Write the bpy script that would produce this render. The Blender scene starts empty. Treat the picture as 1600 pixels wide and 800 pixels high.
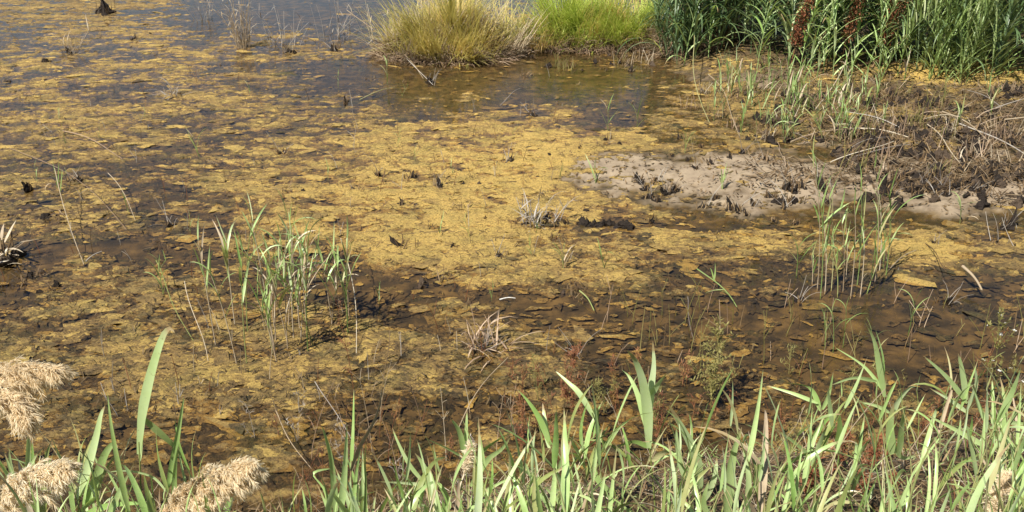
import bpy, math, random
import numpy as np
from mathutils import Vector, Quaternion

# ------------------------------------------------------------------ camera, sky, sun, exposure
scene = bpy.context.scene
R = math.radians
CAM_H, PITCH, FPX = 3.0, R(25.3), 1385.0
cam_d = bpy.data.cameras.new('camera'); cam = bpy.data.objects.new('camera', cam_d)
scene.collection.objects.link(cam); scene.camera = cam
cam.location = (0, 0, CAM_H); cam.rotation_euler = (R(90) - PITCH, 0, 0)
cam_d.sensor_width = 36; cam_d.lens = 36 * FPX / 1600; cam_d.clip_end = 6000; cam_d.clip_start = 0.05

SUN_TRAVEL = Vector((0.55, 0.55, -1.0)).normalized()
to_sun = -SUN_TRAVEL
world = bpy.data.worlds.new('World'); scene.world = world; world.use_nodes = True
wn = world.node_tree.nodes; wl = world.node_tree.links
sky = wn.new('ShaderNodeTexSky'); sky.sky_type = 'NISHITA'; sky.sun_disc = False
sky.sun_elevation = math.asin(to_sun.z); sky.sun_rotation = math.atan2(to_sun.x, to_sun.y)
sky.air_density = 1.0; sky.dust_density = 0.1; sky.ozone_density = 3.0
wl.new(sky.outputs[0], wn['Background'].inputs[0]); wn['Background'].inputs[1].default_value = 0.054
sun_d = bpy.data.lights.new('sun', 'SUN'); sun_d.energy = 5.0; sun_d.angle = R(0.5); sun_d.color = (1.0, 0.965, 0.90)
sun = bpy.data.objects.new('sun', sun_d); scene.collection.objects.link(sun)
sun.rotation_euler = SUN_TRAVEL.to_track_quat('-Z', 'Y').to_euler(); sun.location = (-20, -8, 30)
vs = scene.view_settings
vs.view_transform = 'Standard'; vs.look = 'None'; vs.exposure = 0.74; vs.gamma = 1.0
scene.render.engine = 'CYCLES'
scene.cycles.max_bounces = 8; scene.cycles.transparent_max_bounces = 12

rng = np.random.default_rng(11); rnd = random.Random(7)
col = scene.collection

# ------------------------------------------------------------------ where a sight line meets the place
def ray(px, py):
    a, b = (px - 800) / FPX, -(py - 400) / FPX
    return np.array([a, math.cos(PITCH) + b * math.sin(PITCH), -math.sin(PITCH) + b * math.cos(PITCH)])
def G(px, py, z=0.0):
    d = ray(px, py); t = (CAM_H - z) / -d[2]
    return np.array([d[0] * t, d[1] * t, z])
def P(px, py, depth):
    d = ray(px, py) * depth
    return np.array([d[0], d[1], CAM_H + d[2]])

# ------------------------------------------------------------------ noise
def _h(ix, iy, s):
    n = (ix.astype(np.int64) * 374761393 + iy.astype(np.int64) * 668265263 + s * 1442695041) & 0xFFFFFFFF
    n = ((n ^ (n >> 13)) * 1274126177) & 0xFFFFFFFF
    n = n ^ (n >> 16)
    return (n & 0xFFFFFF) / float(0xFFFFFF) * 2 * math.pi
def pn(x, y, s=0):
    x = np.asarray(x, float); y = np.asarray(y, float)
    ix, iy = np.floor(x), np.floor(y); fx, fy = x - ix, y - iy
    def g(dx, dy):
        a = _h(ix + dx, iy + dy, s)
        return np.cos(a) * (fx - dx) + np.sin(a) * (fy - dy)
    u, v = fx**3 * (fx * (fx * 6 - 15) + 10), fy**3 * (fy * (fy * 6 - 15) + 10)
    a = g(0, 0) * (1 - u) + g(1, 0) * u; b = g(0, 1) * (1 - u) + g(1, 1) * u
    return (a * (1 - v) + b * v) * 1.5
def fbm(x, y, s=0, o=4, gain=.5):
    r = 0; a = 1.0; t = 0
    for i in range(o):
        r = r + a * pn(x * 2.03**i + i * 7.3, y * 2.03**i - i * 3.1, s + i); t += a; a *= gain
    return r / t
def ss(x, a=0., b=1.):
    t = np.clip((np.asarray(x, float) - a) / (b - a), 0, 1); return t * t * (3 - 2 * t)

# ------------------------------------------------------------------ terrain
def ell(X, Y, px, py, rx, ry):
    """soft ellipse on the water plane, centre and radii given in metres through G"""
    c = G(px, py); e = G(px + rx, py); n = G(px, py - ry); s = G(px, py + ry)
    rxm = e[0] - c[0]; rym = np.where(Y > c[1], n[1] - c[1], c[1] - s[1])
    return np.sqrt(((X - c[0]) / rxm)**2 + ((Y - c[1]) / rym)**2)
BARS = [(1180, 285, 270, 62), (1480, 290, 340, 62), (1420, 200, 250, 70), (1620, 200, 260, 90), (985, 272, 150, 48),
        (1330, 130, 280, 50)]
TUSS = [(695, 80, 95, 14), (925, 64, 110, 14), (1075, 74, 60, 14)]
def bank_line(X):
    return 3.50 + 0.17 * np.clip(X, -3, 3.2) + 0.20 * pn(X * 0.9, X * 0 + 3.3, 5)
def bar_field(X, Y):
    f = np.full(np.shape(X), -9.0)
    for b in BARS: f = np.maximum(f, 1 - ell(X, Y, *b))
    return f + 0.60 * fbm(X * 1.7, Y * 2.6, 21, 6, .64)
def height(X, Y, fine=True):
    X = np.asarray(X, float); Y = np.asarray(Y, float)
    z = -0.024 + 0.010 * fbm(X * .9, Y * .9, 1, 4)
    bar = bar_field(X, Y)
    z = z + ss(bar, -.3, .8) * (0.062 + 0.03 * fbm(X * 2.2, Y * 2.2, 31, 5, .6))
    back = ss(Y - 11.3 - .5 * fbm(X * .7, Y * .7, 8, 2), 0, 1.6) * ss(X, 2.2, 3.6)
    z = z + back * .26
    for t in TUSS: z = z + .20 * ss(1.25 - ell(X, Y, *t) + .3 * fbm(X * 2, Y * 2, 44, 3), 0, .8)
    d = bank_line(X) - Y
    b = np.maximum(d, 0)
    z = z + ss(d, -.25, .35) * .11 + 0.36 * b + ss(d, 0, .6) * .05 * fbm(X * 3, Y * 3, 9, 4)
    z = np.where(Y < -1, np.minimum(z, 1.9), z)
    if fine:
        z = z + .010 * fbm(X * 9, Y * 9, 51, 4) * (0.5 + ss(bar, 0, .5))
    return z
def H(x, y): return float(height(np.array([x]), np.array([y]))[0])

# ------------------------------------------------------------------ mesh helpers
def mesh_np(name, V, F, attrs=None, smooth=True):
    V = np.asarray(V, np.float32).reshape(-1, 3); F = np.asarray(F, np.int32)
    me = bpy.data.meshes.new(name)
    me.vertices.add(len(V)); me.vertices.foreach_set('co', V.ravel())
    k = F.shape[1]
    me.loops.add(F.size); me.loops.foreach_set('vertex_index', F.ravel())
    me.polygons.add(len(F)); me.polygons.foreach_set('loop_start', np.arange(0, F.size, k, dtype=np.int32))
    me.polygons.foreach_set('loop_total', np.full(len(F), k, np.int32))
    if smooth: me.polygons.foreach_set('use_smooth', np.ones(len(F), bool))
    for n, a in (attrs or {}).items():
        at = me.attributes.new(n, 'FLOAT', 'POINT'); at.data.foreach_set('value', np.asarray(a, np.float32).ravel())
    me.update(); me.validate()
    return me
class MB:
    def __init__(s): s.V = []; s.F = []; s.A = []; s.T = []; s.n = 0
    def add(s, V, F, a=None, tip=None):
        V = np.asarray(V, float).reshape(-1, 3)
        s.V.append(V); s.F.append(np.asarray(F, int) + s.n); s.n += len(V)
        s.A.append(np.full(len(V), .5) if a is None else np.asarray(a, float).ravel())
        s.T.append(np.zeros(len(V)) if tip is None else np.asarray(tip, float).ravel()); return s
    def mesh(s, name, mat, smooth=True):
        me = mesh_np(name, np.concatenate(s.V), np.concatenate(s.F), {'vary': np.concatenate(s.A), 'along': np.concatenate(s.T)}, smooth)
        me.materials.append(mat); return me
def ribbons(mb, Pt, W, S, fold=0., vary=None):
    N, K, _ = Pt.shape
    if S.ndim == 2: S = np.repeat(S[:, None, :], K, 1)
    if vary is None: vary = rng.random(N)
    h = S * (W[..., None] / 2)
    if fold == 0:
        V = np.stack([Pt - h, Pt + h], 2); c = 2
    else:
        T = np.gradient(Pt, axis=1); Nn = np.cross(T, S); Nn /= np.linalg.norm(Nn, axis=2, keepdims=True) + 1e-9
        up = Nn * (W[..., None] * fold)
        V = np.stack([Pt - h + up, Pt, Pt + h + up], 2); c = 3
    i = np.arange(N)[:, None, None] * K * c + np.arange(K - 1)[None, :, None] * c + np.arange(c - 1)[None, None, :]
    i = i.ravel(); F = np.stack([i, i + 1, i + c + 1, i + c], 1)
    return mb.add(V, F, np.repeat(vary, K * c), np.tile(np.repeat(np.linspace(0, 1, K), c), N))
def tubes(mb, Pt, Rd, sides=5, vary=None):
    N, K, _ = Pt.shape
    if vary is None: vary = rng.random(N)
    T = np.gradient(Pt, axis=1); T /= np.linalg.norm(T, axis=2, keepdims=True) + 1e-9
    ref = np.where(np.abs(T[:, :1, 2:3]) > .9, np.array([1., 0, 0]), np.array([0, 0, 1.]))
    A = np.cross(T, np.broadcast_to(ref, T.shape)); A /= np.linalg.norm(A, axis=2, keepdims=True) + 1e-9
    B = np.cross(T, A)
    th = np.arange(sides) * 2 * math.pi / sides
    V = Pt[:, :, None, :] + Rd[:, :, None, None] * (A[:, :, None, :] * np.cos(th)[None, None, :, None] + B[:, :, None, :] * np.sin(th)[None, None, :, None])
    n = np.arange(N)[:, None, None] * K * sides; k = np.arange(K - 1)[None, :, None] * sides; s = np.arange(sides)[None, None, :]; s2 = (s + 1) % sides
    F = np.stack([(n + k + s).ravel(), (n + k + s2).ravel(), (n + k + sides + s2).ravel(), (n + k + sides + s).ravel()], 1)
    return mb.add(V, F, np.repeat(vary, K * sides))
def arcs(base, az, L, tilt, curl, K=5, power=1.4):
    """curved blades: direction swings from tilt to tilt+curl away from vertical"""
    base = np.asarray(base, float); N = len(base)
    t = (np.arange(K - 1) + .5) / (K - 1)
    a = tilt[:, None] + curl[:, None] * t[None, :]**power
    st = np.stack([np.sin(a) * np.cos(az)[:, None], np.sin(a) * np.sin(az)[:, None], np.cos(a)], 2) * (L[:, None, None] / (K - 1))
    Pt = np.concatenate([base[:, None, :], base[:, None, :] + np.cumsum(st, 1)], 1)
    S = np.stack([-np.sin(az), np.cos(az), np.zeros(N)], 1)
    return Pt, S
def U(a, b, n): return rng.uniform(a, b, n)
def taper(K, N=1, e=.05):
    t = np.linspace(0, 1, K); w = np.minimum(1, .45 + 2.2 * t) * (1 - t**2.2) + e
    return np.repeat(w[None], N, 0)

# pieces too fine to pick apart singly, kept together as one part
JOINED = {'stalks', 'litter', 'broken_stubs', 'dead_stalks', 'dry_leaves', 'leaves', 'branches', 'seed_head', 'plume', 'plume_branches', 'foliage', 'bark_strips', 'roots'}
def obj(name, me, parent=None, loc=(0, 0, 0), rot=(0, 0, 0), sc=1.0):
    o = bpy.data.objects.new(name, me); col.objects.link(o)
    o.location = loc; o.rotation_euler = rot; o.scale = (sc, sc, sc) if np.isscalar(sc) else sc
    if parent:
        o.parent = parent
        if name in JOINED: o['kind'] = 'stuff'
    return o
def tag(o, label, cat, group=None):
    o['label'] = label; o['category'] = cat
    if group: o['group'] = group
    return o
def thing(name, label, cat, loc, group=None, rz=0):
    return tag(obj(name, None, None, loc, (0, 0, rz)), label, cat, group)

# ------------------------------------------------------------------ materials
def mat_new(name):
    m = bpy.data.materials.new(name); m.use_nodes = True
    nt = m.node_tree; return m, nt, nt.nodes, nt.links, nt.nodes['Principled BSDF']
def noise(nt, scale, detail=4, rough=.6, vec=None):
    n = nt.nodes.new('ShaderNodeTexNoise'); n.inputs['Scale'].default_value = scale
    n.inputs['Detail'].default_value = detail; n.inputs['Roughness'].default_value = rough
    if vec is not None: nt.links.new(vec, n.inputs['Vector'])
    return n.outputs['Fac']
def ramp(nt, fac, stops):
    n = nt.nodes.new('ShaderNodeValToRGB'); e = n.color_ramp.elements
    while len(e) < len(stops): e.new(.5)
    for x, (p, c) in zip(e, stops): x.position = p; x.color = (*c, 1)
    nt.links.new(fac, n.inputs['Fac']); return n.outputs['Color']
def mix(nt, fac, a, b, mode='MIX'):
    n = nt.nodes.new('ShaderNodeMix'); n.data_type = 'RGBA'; n.blend_type = mode
    for s, v in ((0, fac), (6, a), (7, b)):
        if hasattr(v, 'is_output') or isinstance(v, bpy.types.NodeSocket): nt.links.new(v, n.inputs[s])
        else: n.inputs[s].default_value = v if s == 0 else (*v, 1)
    return n.outputs[2]
def mth(nt, op, a, b=None):
    n = nt.nodes.new('ShaderNodeMath'); n.operation = op
    for i, v in enumerate((a, b)):
        if v is None: continue
        if isinstance(v, bpy.types.NodeSocket): nt.links.new(v, n.inputs[i])
        else: n.inputs[i].default_value = v
    return n.outputs[0]
def attr(nt, name):
    n = nt.nodes.new('ShaderNodeAttribute'); n.attribute_name = name; return n.outputs['Fac']
def coords(nt): return nt.nodes.new('ShaderNodeTexCoord').outputs['Object']
def bump(nt, h, strength, dist, bsdf):
    n = nt.nodes.new('ShaderNodeBump'); n.inputs['Strength'].default_value = strength; n.inputs['Distance'].default_value = dist
    nt.links.new(h, n.inputs['Height']); nt.links.new(n.outputs[0], bsdf.inputs['Normal'])

def plant_mat(name, stops, rough=.5, trans=.3, spec=.4, tcol=None, tips=False):
    m, nt, N, L, b = mat_new(name)
    oi = N.new('ShaderNodeObjectInfo').outputs['Random']
    v = mth(nt, 'ADD', mth(nt, 'MULTIPLY', oi, .45), mth(nt, 'MULTIPLY', attr(nt, 'vary'), .45))
    v = mth(nt, 'ADD', v, mth(nt, 'MULTIPLY', mth(nt, 'SUBTRACT', noise(nt, 9, 3, .6, coords(nt)), .45), .55))
    c = ramp(nt, v, stops)
    if tips:   # leaves wither from the point down and carry brown specks
        w = mth(nt, 'ADD', attr(nt, 'along'), mth(nt, 'MULTIPLY', mth(nt, 'SUBTRACT', noise(nt, 5, 2, .5, coords(nt)), .5), .8))
        k = ramp(nt, mth(nt, 'ADD', w, mth(nt, 'MULTIPLY', oi, .16)), [(.88, (0, 0, 0)), (1.0, (1, 1, 1))])
        c = mix(nt, k, c, (.40, .29, .15))
        sp_ = ramp(nt, noise(nt, 38, 4, .7, coords(nt)), [(.64, (0, 0, 0)), (.72, (.7, .7, .7))])
        c = mix(nt, sp_, c, (.22, .16, .07))
    L.new(c, b.inputs['Base Color']); b.inputs['Roughness'].default_value = rough
    b.inputs['Specular IOR Level'].default_value = spec
    if trans > 0:
        t = N.new('ShaderNodeBsdfTranslucent')
        L.new(mix(nt, .6, c, tcol or (.3, .35, .06)), t.inputs['Color'])
        mx = N.new('ShaderNodeMixShader'); mx.inputs[0].default_value = trans
        L.new(b.outputs[0], mx.inputs[1]); L.new(t.outputs[0], mx.inputs[2])
        L.new(mx.outputs[0], N['Material Output'].inputs['Surface'])
    return m

def bed_mat():
    m, nt, N, L, b = mat_new('pond_bed_mud')
    co = coords(nt)
    wet = ramp(nt, noise(nt, 5, 6, .65, co), [(.3, (.026, .019, .009)), (.45, (.056, .038, .016)), (.56, (.11, .070, .026)), (.70, (.18, .115, .040))])
    dry = ramp(nt, noise(nt, 4.5, 9, .78, co), [(.25, (.11, .080, .055)), (.36, (.22, .162, .105)), (.5, (.31, .235, .153)), (.66, (.385, .295, .19)), (.8, (.40, .28, .115))])
    c = mix(nt, attr(nt, 'dry'), wet, dry)
    bank = ramp(nt, noise(nt, 18, 8, .75, co), [(.25, (.016, .010, .006)), (.45, (.052, .033, .018)), (.58, (.12, .078, .034)), (.72, (.27, .18, .06))])
    c = mix(nt, attr(nt, 'bank'), c, bank)
    L.new(c, b.inputs['Base Color']); b.inputs['Roughness'].default_value = .75; b.inputs['Specular IOR Level'].default_value = .25
    bump(nt, noise(nt, 60, 6, .7, co), .7, .012, b)
    return m
def algae_mat():
    m, nt, N, L, b = mat_new('algae')
    co = coords(nt)
    mp = N.new('ShaderNodeMapping'); mp.inputs['Scale'].default_value = (1, 1.3, 1); L.new(co, mp.inputs[0]); co = mp.outputs[0]
    f = mth(nt, 'ADD', attr(nt, 'fresh'), mth(nt, 'MULTIPLY', mth(nt, 'SUBTRACT', noise(nt, 11, 9, .8, co), .5), 1.9))
    c = ramp(nt, f, [(.0, (.055, .040, .019)), (.25, (.140, .090, .037)), (.46, (.28, .178, .062)), (.70, (.44, .282, .084)), (.95, (.63, .42, .115))])
    g = mth(nt, 'MULTIPLY', mth(nt, 'SUBTRACT', noise(nt, 2.6, 6, .7, co), .46), 3.0)
    g.node.use_clamp = True
    c = mix(nt, mth(nt, 'MULTIPLY', g, .62), c, (.185, .170, .052))
    sp = ramp(nt, noise(nt, 55, 5, .7, co), [(.36, (.22, .19, .16)), (.47, (1, 1, 1))])
    c = mix(nt, .8, c, sp, 'MULTIPLY')
    L.new(c, b.inputs['Base Color']); b.inputs['Roughness'].default_value = .62; b.inputs['Specular IOR Level'].default_value = .3
    bump(nt, noise(nt, 40, 8, .8, co), 1.0, .035, b)
    return m
def water_mat():
    m, nt, N, L, b = mat_new('shallow_water')
    N.remove(b)
    co = coords(nt)
    mp = N.new('ShaderNodeMapping'); mp.inputs['Scale'].default_value = (1, 1.8, 1); L.new(co, mp.inputs[0])
    bp = N.new('ShaderNodeBump'); bp.inputs['Strength'].default_value = .12; bp.inputs['Distance'].default_value = .02
    L.new(noise(nt, 7, 3, .5, mp.outputs[0]), bp.inputs['Height'])
    fr = N.new('ShaderNodeFresnel'); fr.inputs['IOR'].default_value = 1.333; L.new(bp.outputs[0], fr.inputs['Normal'])
    gl = N.new('ShaderNodeBsdfGlossy'); gl.inputs['Roughness'].default_value = .03; L.new(bp.outputs[0], gl.inputs['Normal'])
    tr = N.new('ShaderNodeBsdfTransparent'); tr.inputs['Color'].default_value = (.93, .88, .79, 1)
    mx = N.new('ShaderNodeMixShader'); L.new(fr.outputs[0], mx.inputs[0]); L.new(tr.outputs[0], mx.inputs[1]); L.new(gl.outputs[0], mx.inputs[2])
    L.new(mx.outputs[0], N['Material Output'].inputs['Surface'])
    return m
def lump_mat(name, stops, rough=.9):
    m, nt, N, L, b = mat_new(name)
    co = coords(nt)
    L.new(ramp(nt, noise(nt, 22, 6, .7, co), stops), b.inputs['Base Color']); b.inputs['Roughness'].default_value = rough
    b.inputs['Specular IOR Level'].default_value = .2
    bump(nt, noise(nt, 70, 5, .7, co), .8, .01, b)
    return m
M = dict(
    bed=bed_mat(), algae=algae_mat(), water=water_mat(),
    leaf=plant_mat('reed_leaf', [(0, (.12, .23, .04)), (.25, (.29, .44, .12)), (.55, (.50, .63, .26)), (1, (.70, .78, .48))], .34, .30, .6, (.48, .6, .08), True),
    leafy=plant_mat('reed_leaf_yellowing', [(0, (0.192, 0.240, 0.060)), (.4, (0.336, 0.372, 0.120)), (.7, (0.480, 0.444, 0.204)), (1, (0.624, 0.552, 0.324))], .5, .3, .4, None, True),
    dark=plant_mat('dark_reed_leaf', [(0, (.035, .072, .024)), (.4, (.080, .135, .050)), (.7, (.15, .215, .095)), (1, (.34, .40, .24))], .38, .22, .5),
    bright=plant_mat('bright_reed_leaf', [(0, (.13, .20, .05)), (.4, (.24, .34, .095)), (.75, (.38, .46, .17)), (1, (.54, .56, .30))], .42, .35, .5),
    lime=plant_mat('lime_grass', [(0, (.22, .30, .035)), (.35, (.38, .48, .07)), (.65, (.52, .58, .12)), (.85, (.58, .56, .18)), (1, (.60, .46, .20))], .5, .4, tcol=(.5, .56, .08)),
    strawg=plant_mat('straw_grass', [(0, (.34, .38, .08)), (.3, (.52, .48, .13)), (.5, (.68, .54, .20)), (.7, (.70, .47, .19)), (.88, (.66, .38, .15)), (1, (.74, .62, .34))], .5, .4, tcol=(.75, .55, .16)),
    straw=plant_mat('dead_straw', [(0, (0.230, 0.161, 0.092)), (.4, (0.414, 0.322, 0.207)), (.75, (0.598, 0.506, 0.356)), (1, (0.736, 0.655, 0.517))], .7, .1, .3, (.5, .4, .25)),
    brown=plant_mat('dead_brown', [(0, (.040, .025, .012)), (.4, (.11, .068, .032)), (.75, (.23, .155, .078)), (1, (.40, .30, .17))], .8, .0, .2),
    grey=plant_mat('weathered_stem', [(0, (.14, .11, .09)), (.5, (.30, .26, .21)), (1, (.50, .45, .38))], .75, .0, .3),
    red=plant_mat('red_weed', [(0, (.12, .045, .022)), (.5, (.25, .10, .045)), (.8, (.33, .19, .07)), (1, (.32, .28, .09))], .6, .2, .3, (.4, .2, .06)),
    rust=plant_mat('rust_seed', [(0, (.09, .028, .012)), (.5, (.20, .070, .030)), (1, (.38, .20, .10))], .75, .1, .2, (.3, .1, .04)),
    olive=plant_mat('olive_weed', [(0, (.13, .12, .03)), (.5, (.25, .22, .07)), (1, (.40, .33, .13))], .6, .25, .3),
    plume=plant_mat('reed_plume', [(0, (.62, .48, .28)), (.35, (.78, .64, .42)), (.7, (.86, .75, .54)), (1, (.88, .81, .66))], .6, .5, .3, (.9, .78, .54)),
    peaty=plant_mat('wet_debris', [(0, (.02, .013, .007)), (.6, (.07, .045, .02)), (1, (.20, .14, .07))], .8, 0, .2),
    pink=plant_mat('pinkish_thatch', [(0, (.15, .092, .055)), (.5, (.34, .235, .15)), (1, (.56, .43, .29))], .75, 0, .2),
    peat=lump_mat('peat', [(.3, (.012, .009, .007)), (.55, (.030, .022, .016)), (.75, (.15, .115, .085))]),
    clod=lump_mat('root_mass', [(.3, (.030, .020, .013)), (.5, (.080, .055, .036)), (.75, (.20, .15, .10))]),
    white=lump_mat('pale_flake', [(.3, (.5, .47, .4)), (.7, (.75, .72, .65))], .6),
)

# ------------------------------------------------------------------ pond bed, water, algae
def grid(rows, ncol, w0=3.2, wk=.80):
    u = np.linspace(-1, 1, ncol)
    Y = np.repeat(np.asarray(rows)[:, None], ncol, 1)
    X = u[None, :] * (w0 + wk * np.maximum(Y, 0))
    i = np.arange(len(rows) - 1)[:, None] * ncol + np.arange(ncol - 1)[None, :]; i = i.ravel()
    F = np.stack([i, i + 1, i + ncol + 1, i + ncol], 1)
    return X, Y, F
def rows_near(y0, y1, n):   # spacing grows with distance
    k = np.linspace(0, 1, n); return y0 * (y1 / y0)**k
rows = np.concatenate([[-3000, -300, -30, -8, -3, -1, 0, .6, 1.1], rows_near(1.5, 26, 520), [32, 45, 80, 160, 400, 1000, 3000]])
X, Y, F = grid(rows, 560)
Z = height(X, Y)
bar = bar_field(X, Y)
dry = ss(Z + .026 * fbm(X * 4, Y * 6, 77, 6, .7) + .016 * fbm(X * 1.3, Y * 1.8, 78, 3), -.004, .036)
bank = ss(bank_line(X) - Y + .35 * fbm(X * 3, Y * 3, 70, 4), -.2, .3)
stub = ss(1 - ell(X, Y, 1440, 180, 330, 75) + .5 * fbm(X * 2.4, Y * 2.4, 71, 4), 0, .5)
bank = np.maximum(bank, .9 * stub); bank = np.maximum(bank, ss(Y, 10.8, 12.2) * ss(X, 1.5, 3))  # far bank peat, its dark tone also painting the shade under the reeds
for t_ in TUSS: bank = np.maximum(bank, ss(1.7 - ell(X, Y, *t_), 0, .3))
me = mesh_np('pond_bed', np.stack([X, Y, Z], 2), F, {'dry': dry, 'bank': bank}); me.materials.append(M['bed'])
o = obj('pond_bed', me); o['kind'] = 'structure'

wm = bpy.data.meshes.new('pond_water'); wm.from_pydata([(-3000, 1.0, 0), (3000, 1.0, 0), (3000, 2900, 0), (-3000, 2900, 0)], [], [(0, 1, 2, 3)])
wm.materials.append(M['water']); o = obj('pond_water', wm); o['kind'] = 'structure'

# algae: cover (where the mat lies) and freshness (its colour, with some shade painted in at the front), soft patches in metres
COVER = [(130, 280, 330, 190, .16), (300, 560, 420, 90, .10), (690, 310, 300, 130, .42), (780, 390, 180, 70, .22), (120, 200, 260, 130, .16), (80, 80, 200, 60, .2), (120, 5, 260, 40, .5), (420, 60, 120, 22, .3), (1000, 250, 140, 60, .30),
         (1430, 392, 90, 26, .9), (1150, 372, 120, 20, .5), (1310, 400, 100, 40, .4), (1500, 125, 130, 9, 1.2), (980, 420, 160, 40, .2), (200, 570, 330, 90, .32), (620, 590, 260, 80, .34), (900, 580, 150, 40, .2),
         (600, 215, 140, 40, .15), (890, 240, 80, 40, .4), (700, 540, 150, 30, .2), (1150, 150, 150, 60, .1), (1560, 395, 100, 30, .25), (1380, 168, 240, 34, .5), (1300, 205, 90, 18, .4), (1540, 225, 120, 22, .35), (1120, 190, 90, 30, .3),
         (490, 12, 130, 34, -1.2), (345, 10, 90, 26, -.5), (580, 118, 80, 20, -.8), (850, 122, 170, 32, -.9), (980, 180, 60, 22, -.5), (640, 160, 120, 25, -.2),
         (60, 425, 110, 40, -.35), (610, 455, 120, 32, -.75), (500, 402, 80, 18, -.7), (430, 440, 60, 25, -.4), (300, 400, 110, 20, -.4), (1000, 490, 260, 26, -.62), (1080, 352, 130, 9, -.9),  # gaps behind the reed clump draw its cast shadow into the mat's shape
         (1100, 428, 110, 18, -.55), (1440, 540, 310, 60, -1.0), (1250, 470, 120, 30, -.5), (1430, 396, 140, 8, -.9), (1330, 372, 140, 7, -.9), (1150, 600, 240, 60, -.3),
         (640, 500, 120, 22, -.25), (540, 650, 120, 30, -.25), (740, 650, 110, 30, -.45), (350, 640, 110, 20, -.25), (250, 300, 90, 14, -.5), (240, 250, 50, 30, -.4),
         (1530, 440, 120, 24, -.4), (860, 470, 100, 14, -.4), (130, 380, 150, 14, -.4), (100, 590, 140, 20, -.25), (170, 150, 60, 10, -.3)]
FRESH = [(1540, 127, 160, 10, .5), (690, 320, 320, 140, .42), (780, 250, 90, 40, .25), (1420, 390, 100, 26, .5), (1500, 125, 130, 10, .6), (120, 150, 300, 130, .14), (1150, 372, 120, 20, .25), (900, 240, 100, 40, .2),
         (900, 600, 400, 60, -.08), (1400, 500, 300, 100, -.25), (620, 130, 160, 50, -.08)]  # front patches browner: submersion and shade put into the algae colour
rows = rows_near(2.7, 27, 660)
X, Y, F = grid(rows, 900, .4, .72)
def algae(X, Y):
    def blobs(lst):
        r = 0
        for a in lst: r = r + a[4] * np.exp(-1.1 * ell(X, Y, *a[:4])**2.2)
        return r
    wx = X + .16 * fbm(X * 2.5, Y * 2.5, 101, 4); wy = Y + .16 * fbm(X * 2.5, Y * 2.5, 102, 4)
    cov = blobs(COVER)
    n1 = fbm(wx * .9, wy * 1.6, 201, 4, .6); n2 = fbm(wx * 2.6, wy * 5.0, 202, 5, .66); n3 = fbm(wx * 9, wy * 19, 204, 4, .7)
    rid = 1 - 2 * np.abs(fbm(wx * 2.2, wy * 4.6, 203, 4, .6)); rid2 = 1 - 2 * np.abs(fbm(wx * 5, wy * 11, 205, 3, .6))
    cv = cov + .10 + .70 * n1 + 1.05 * n2 + .55 * n3 - .45 * (rid - .55) - .32 * (rid2 - .5)
    zb = height(X, Y, False)
    lvl = -.009 + .017 * ss(cv, -.05, .6) + .005 * n2 + .005 * n3
    lvl = lvl + .006 * fbm(X * 14, Y * 18, 210, 4, .65) + .003 * fbm(X * 40, Y * 48, 211, 3)
    lvl = np.maximum(lvl, zb + .006 * ss(cv, 0, .3) + .008 * fbm(X * 20, Y * 24, 213, 3))     # it drapes what rises out of the water
    onbar = ss(np.maximum.reduce([1 - ell(X, Y, *b) for b in (BARS[0], BARS[1], BARS[4])]) + .3 * fbm(X * 1.6, Y * 2.2, 21, 5, .6), .0, .45) + .45 * ss(1 - ell(X, Y, *BARS[3]), 0, .3)
    cvb = cv - .85 * onbar - 2.0 * ss(bank_line(X) - Y, -.1, .4)
    edge = ss(cv + .22, -.13, .12) * ss(cvb + .22, -.13, .12)
    za = zb - .004 + (lvl - zb + .004) * edge
    fresh = .37 + blobs(FRESH) + .22 * ss(cv, .1, .9) + .2 * n1
    return za, edge, fresh, cvb, zb
za, edge, fresh, cvb, zb = algae(X, Y)
fresh = np.clip(fresh - .42 * (1 - edge) - .17 * (1 - ss(cvb, -.05, .35)) - .04, 0, 1.2)
keep = edge.ravel() > .03
Fk = F[keep[F].any(1)]
used = np.unique(Fk); remap = np.full(X.size, -1); remap[used] = np.arange(len(used))
V = np.stack([X, Y, za], 2).reshape(-1, 3)[used]
me = mesh_np('algae_mat', V, remap[Fk], {'fresh': fresh.ravel()[used]}); me.materials.append(M['algae'])
o = obj('algae_mat', me); o['kind'] = 'stuff'; tag(o, 'ochre yellow algae mats broken by dark gaps of water', 'algae')

# loose flakes of the mat, thin plates with edges of their own, lying over and between the carpet
N0 = 105000
c0 = np.array([G(a, b)[:2] for a, b in zip(U(-160, 1760, N0), -45 + 775 * rng.random(N0)**.9)])
fz, fe, ff, fcv, fzb = algae(c0[:, 0], c0[:, 1])
str_ = fbm(c0[:, 0] * 3.2, c0[:, 1] * 8, 303, 3, .6)
ok = (fcv + .7 * str_ + .10 * rng.normal(size=N0) > .13) & (c0[:, 1] < 27)
pat = fbm(c0[:, 0] * 1.8, c0[:, 1] * 2.6, 305, 4, .6) + .25 * rng.normal(size=N0)
ok |= ell(c0[:, 0], c0[:, 1], 1540, 127, 150, 8) < 1
ok |= (ell(c0[:, 0], c0[:, 1], 1420, 195, 310, 78) < 1) & (pat > .22)
ok |= (ell(c0[:, 0], c0[:, 1], 1200, 285, 300, 75) < 1) & (pat > .42)
ok |= (rng.random(N0) < .05) & (fzb < -.008) & (fcv > -1.3)
c0, fz, ff, fzb, fe = c0[ok], fz[ok], ff[ok], fzb[ok], fe[ok]; N0 = len(c0)
KR = 10; th = np.arange(KR) * 2 * math.pi / KR
rad = np.exp(rng.normal(size=N0) * .6 - 3.98) * np.sqrt(c0[:, 1] / 5.5); rad = np.minimum(rad, .10)
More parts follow.
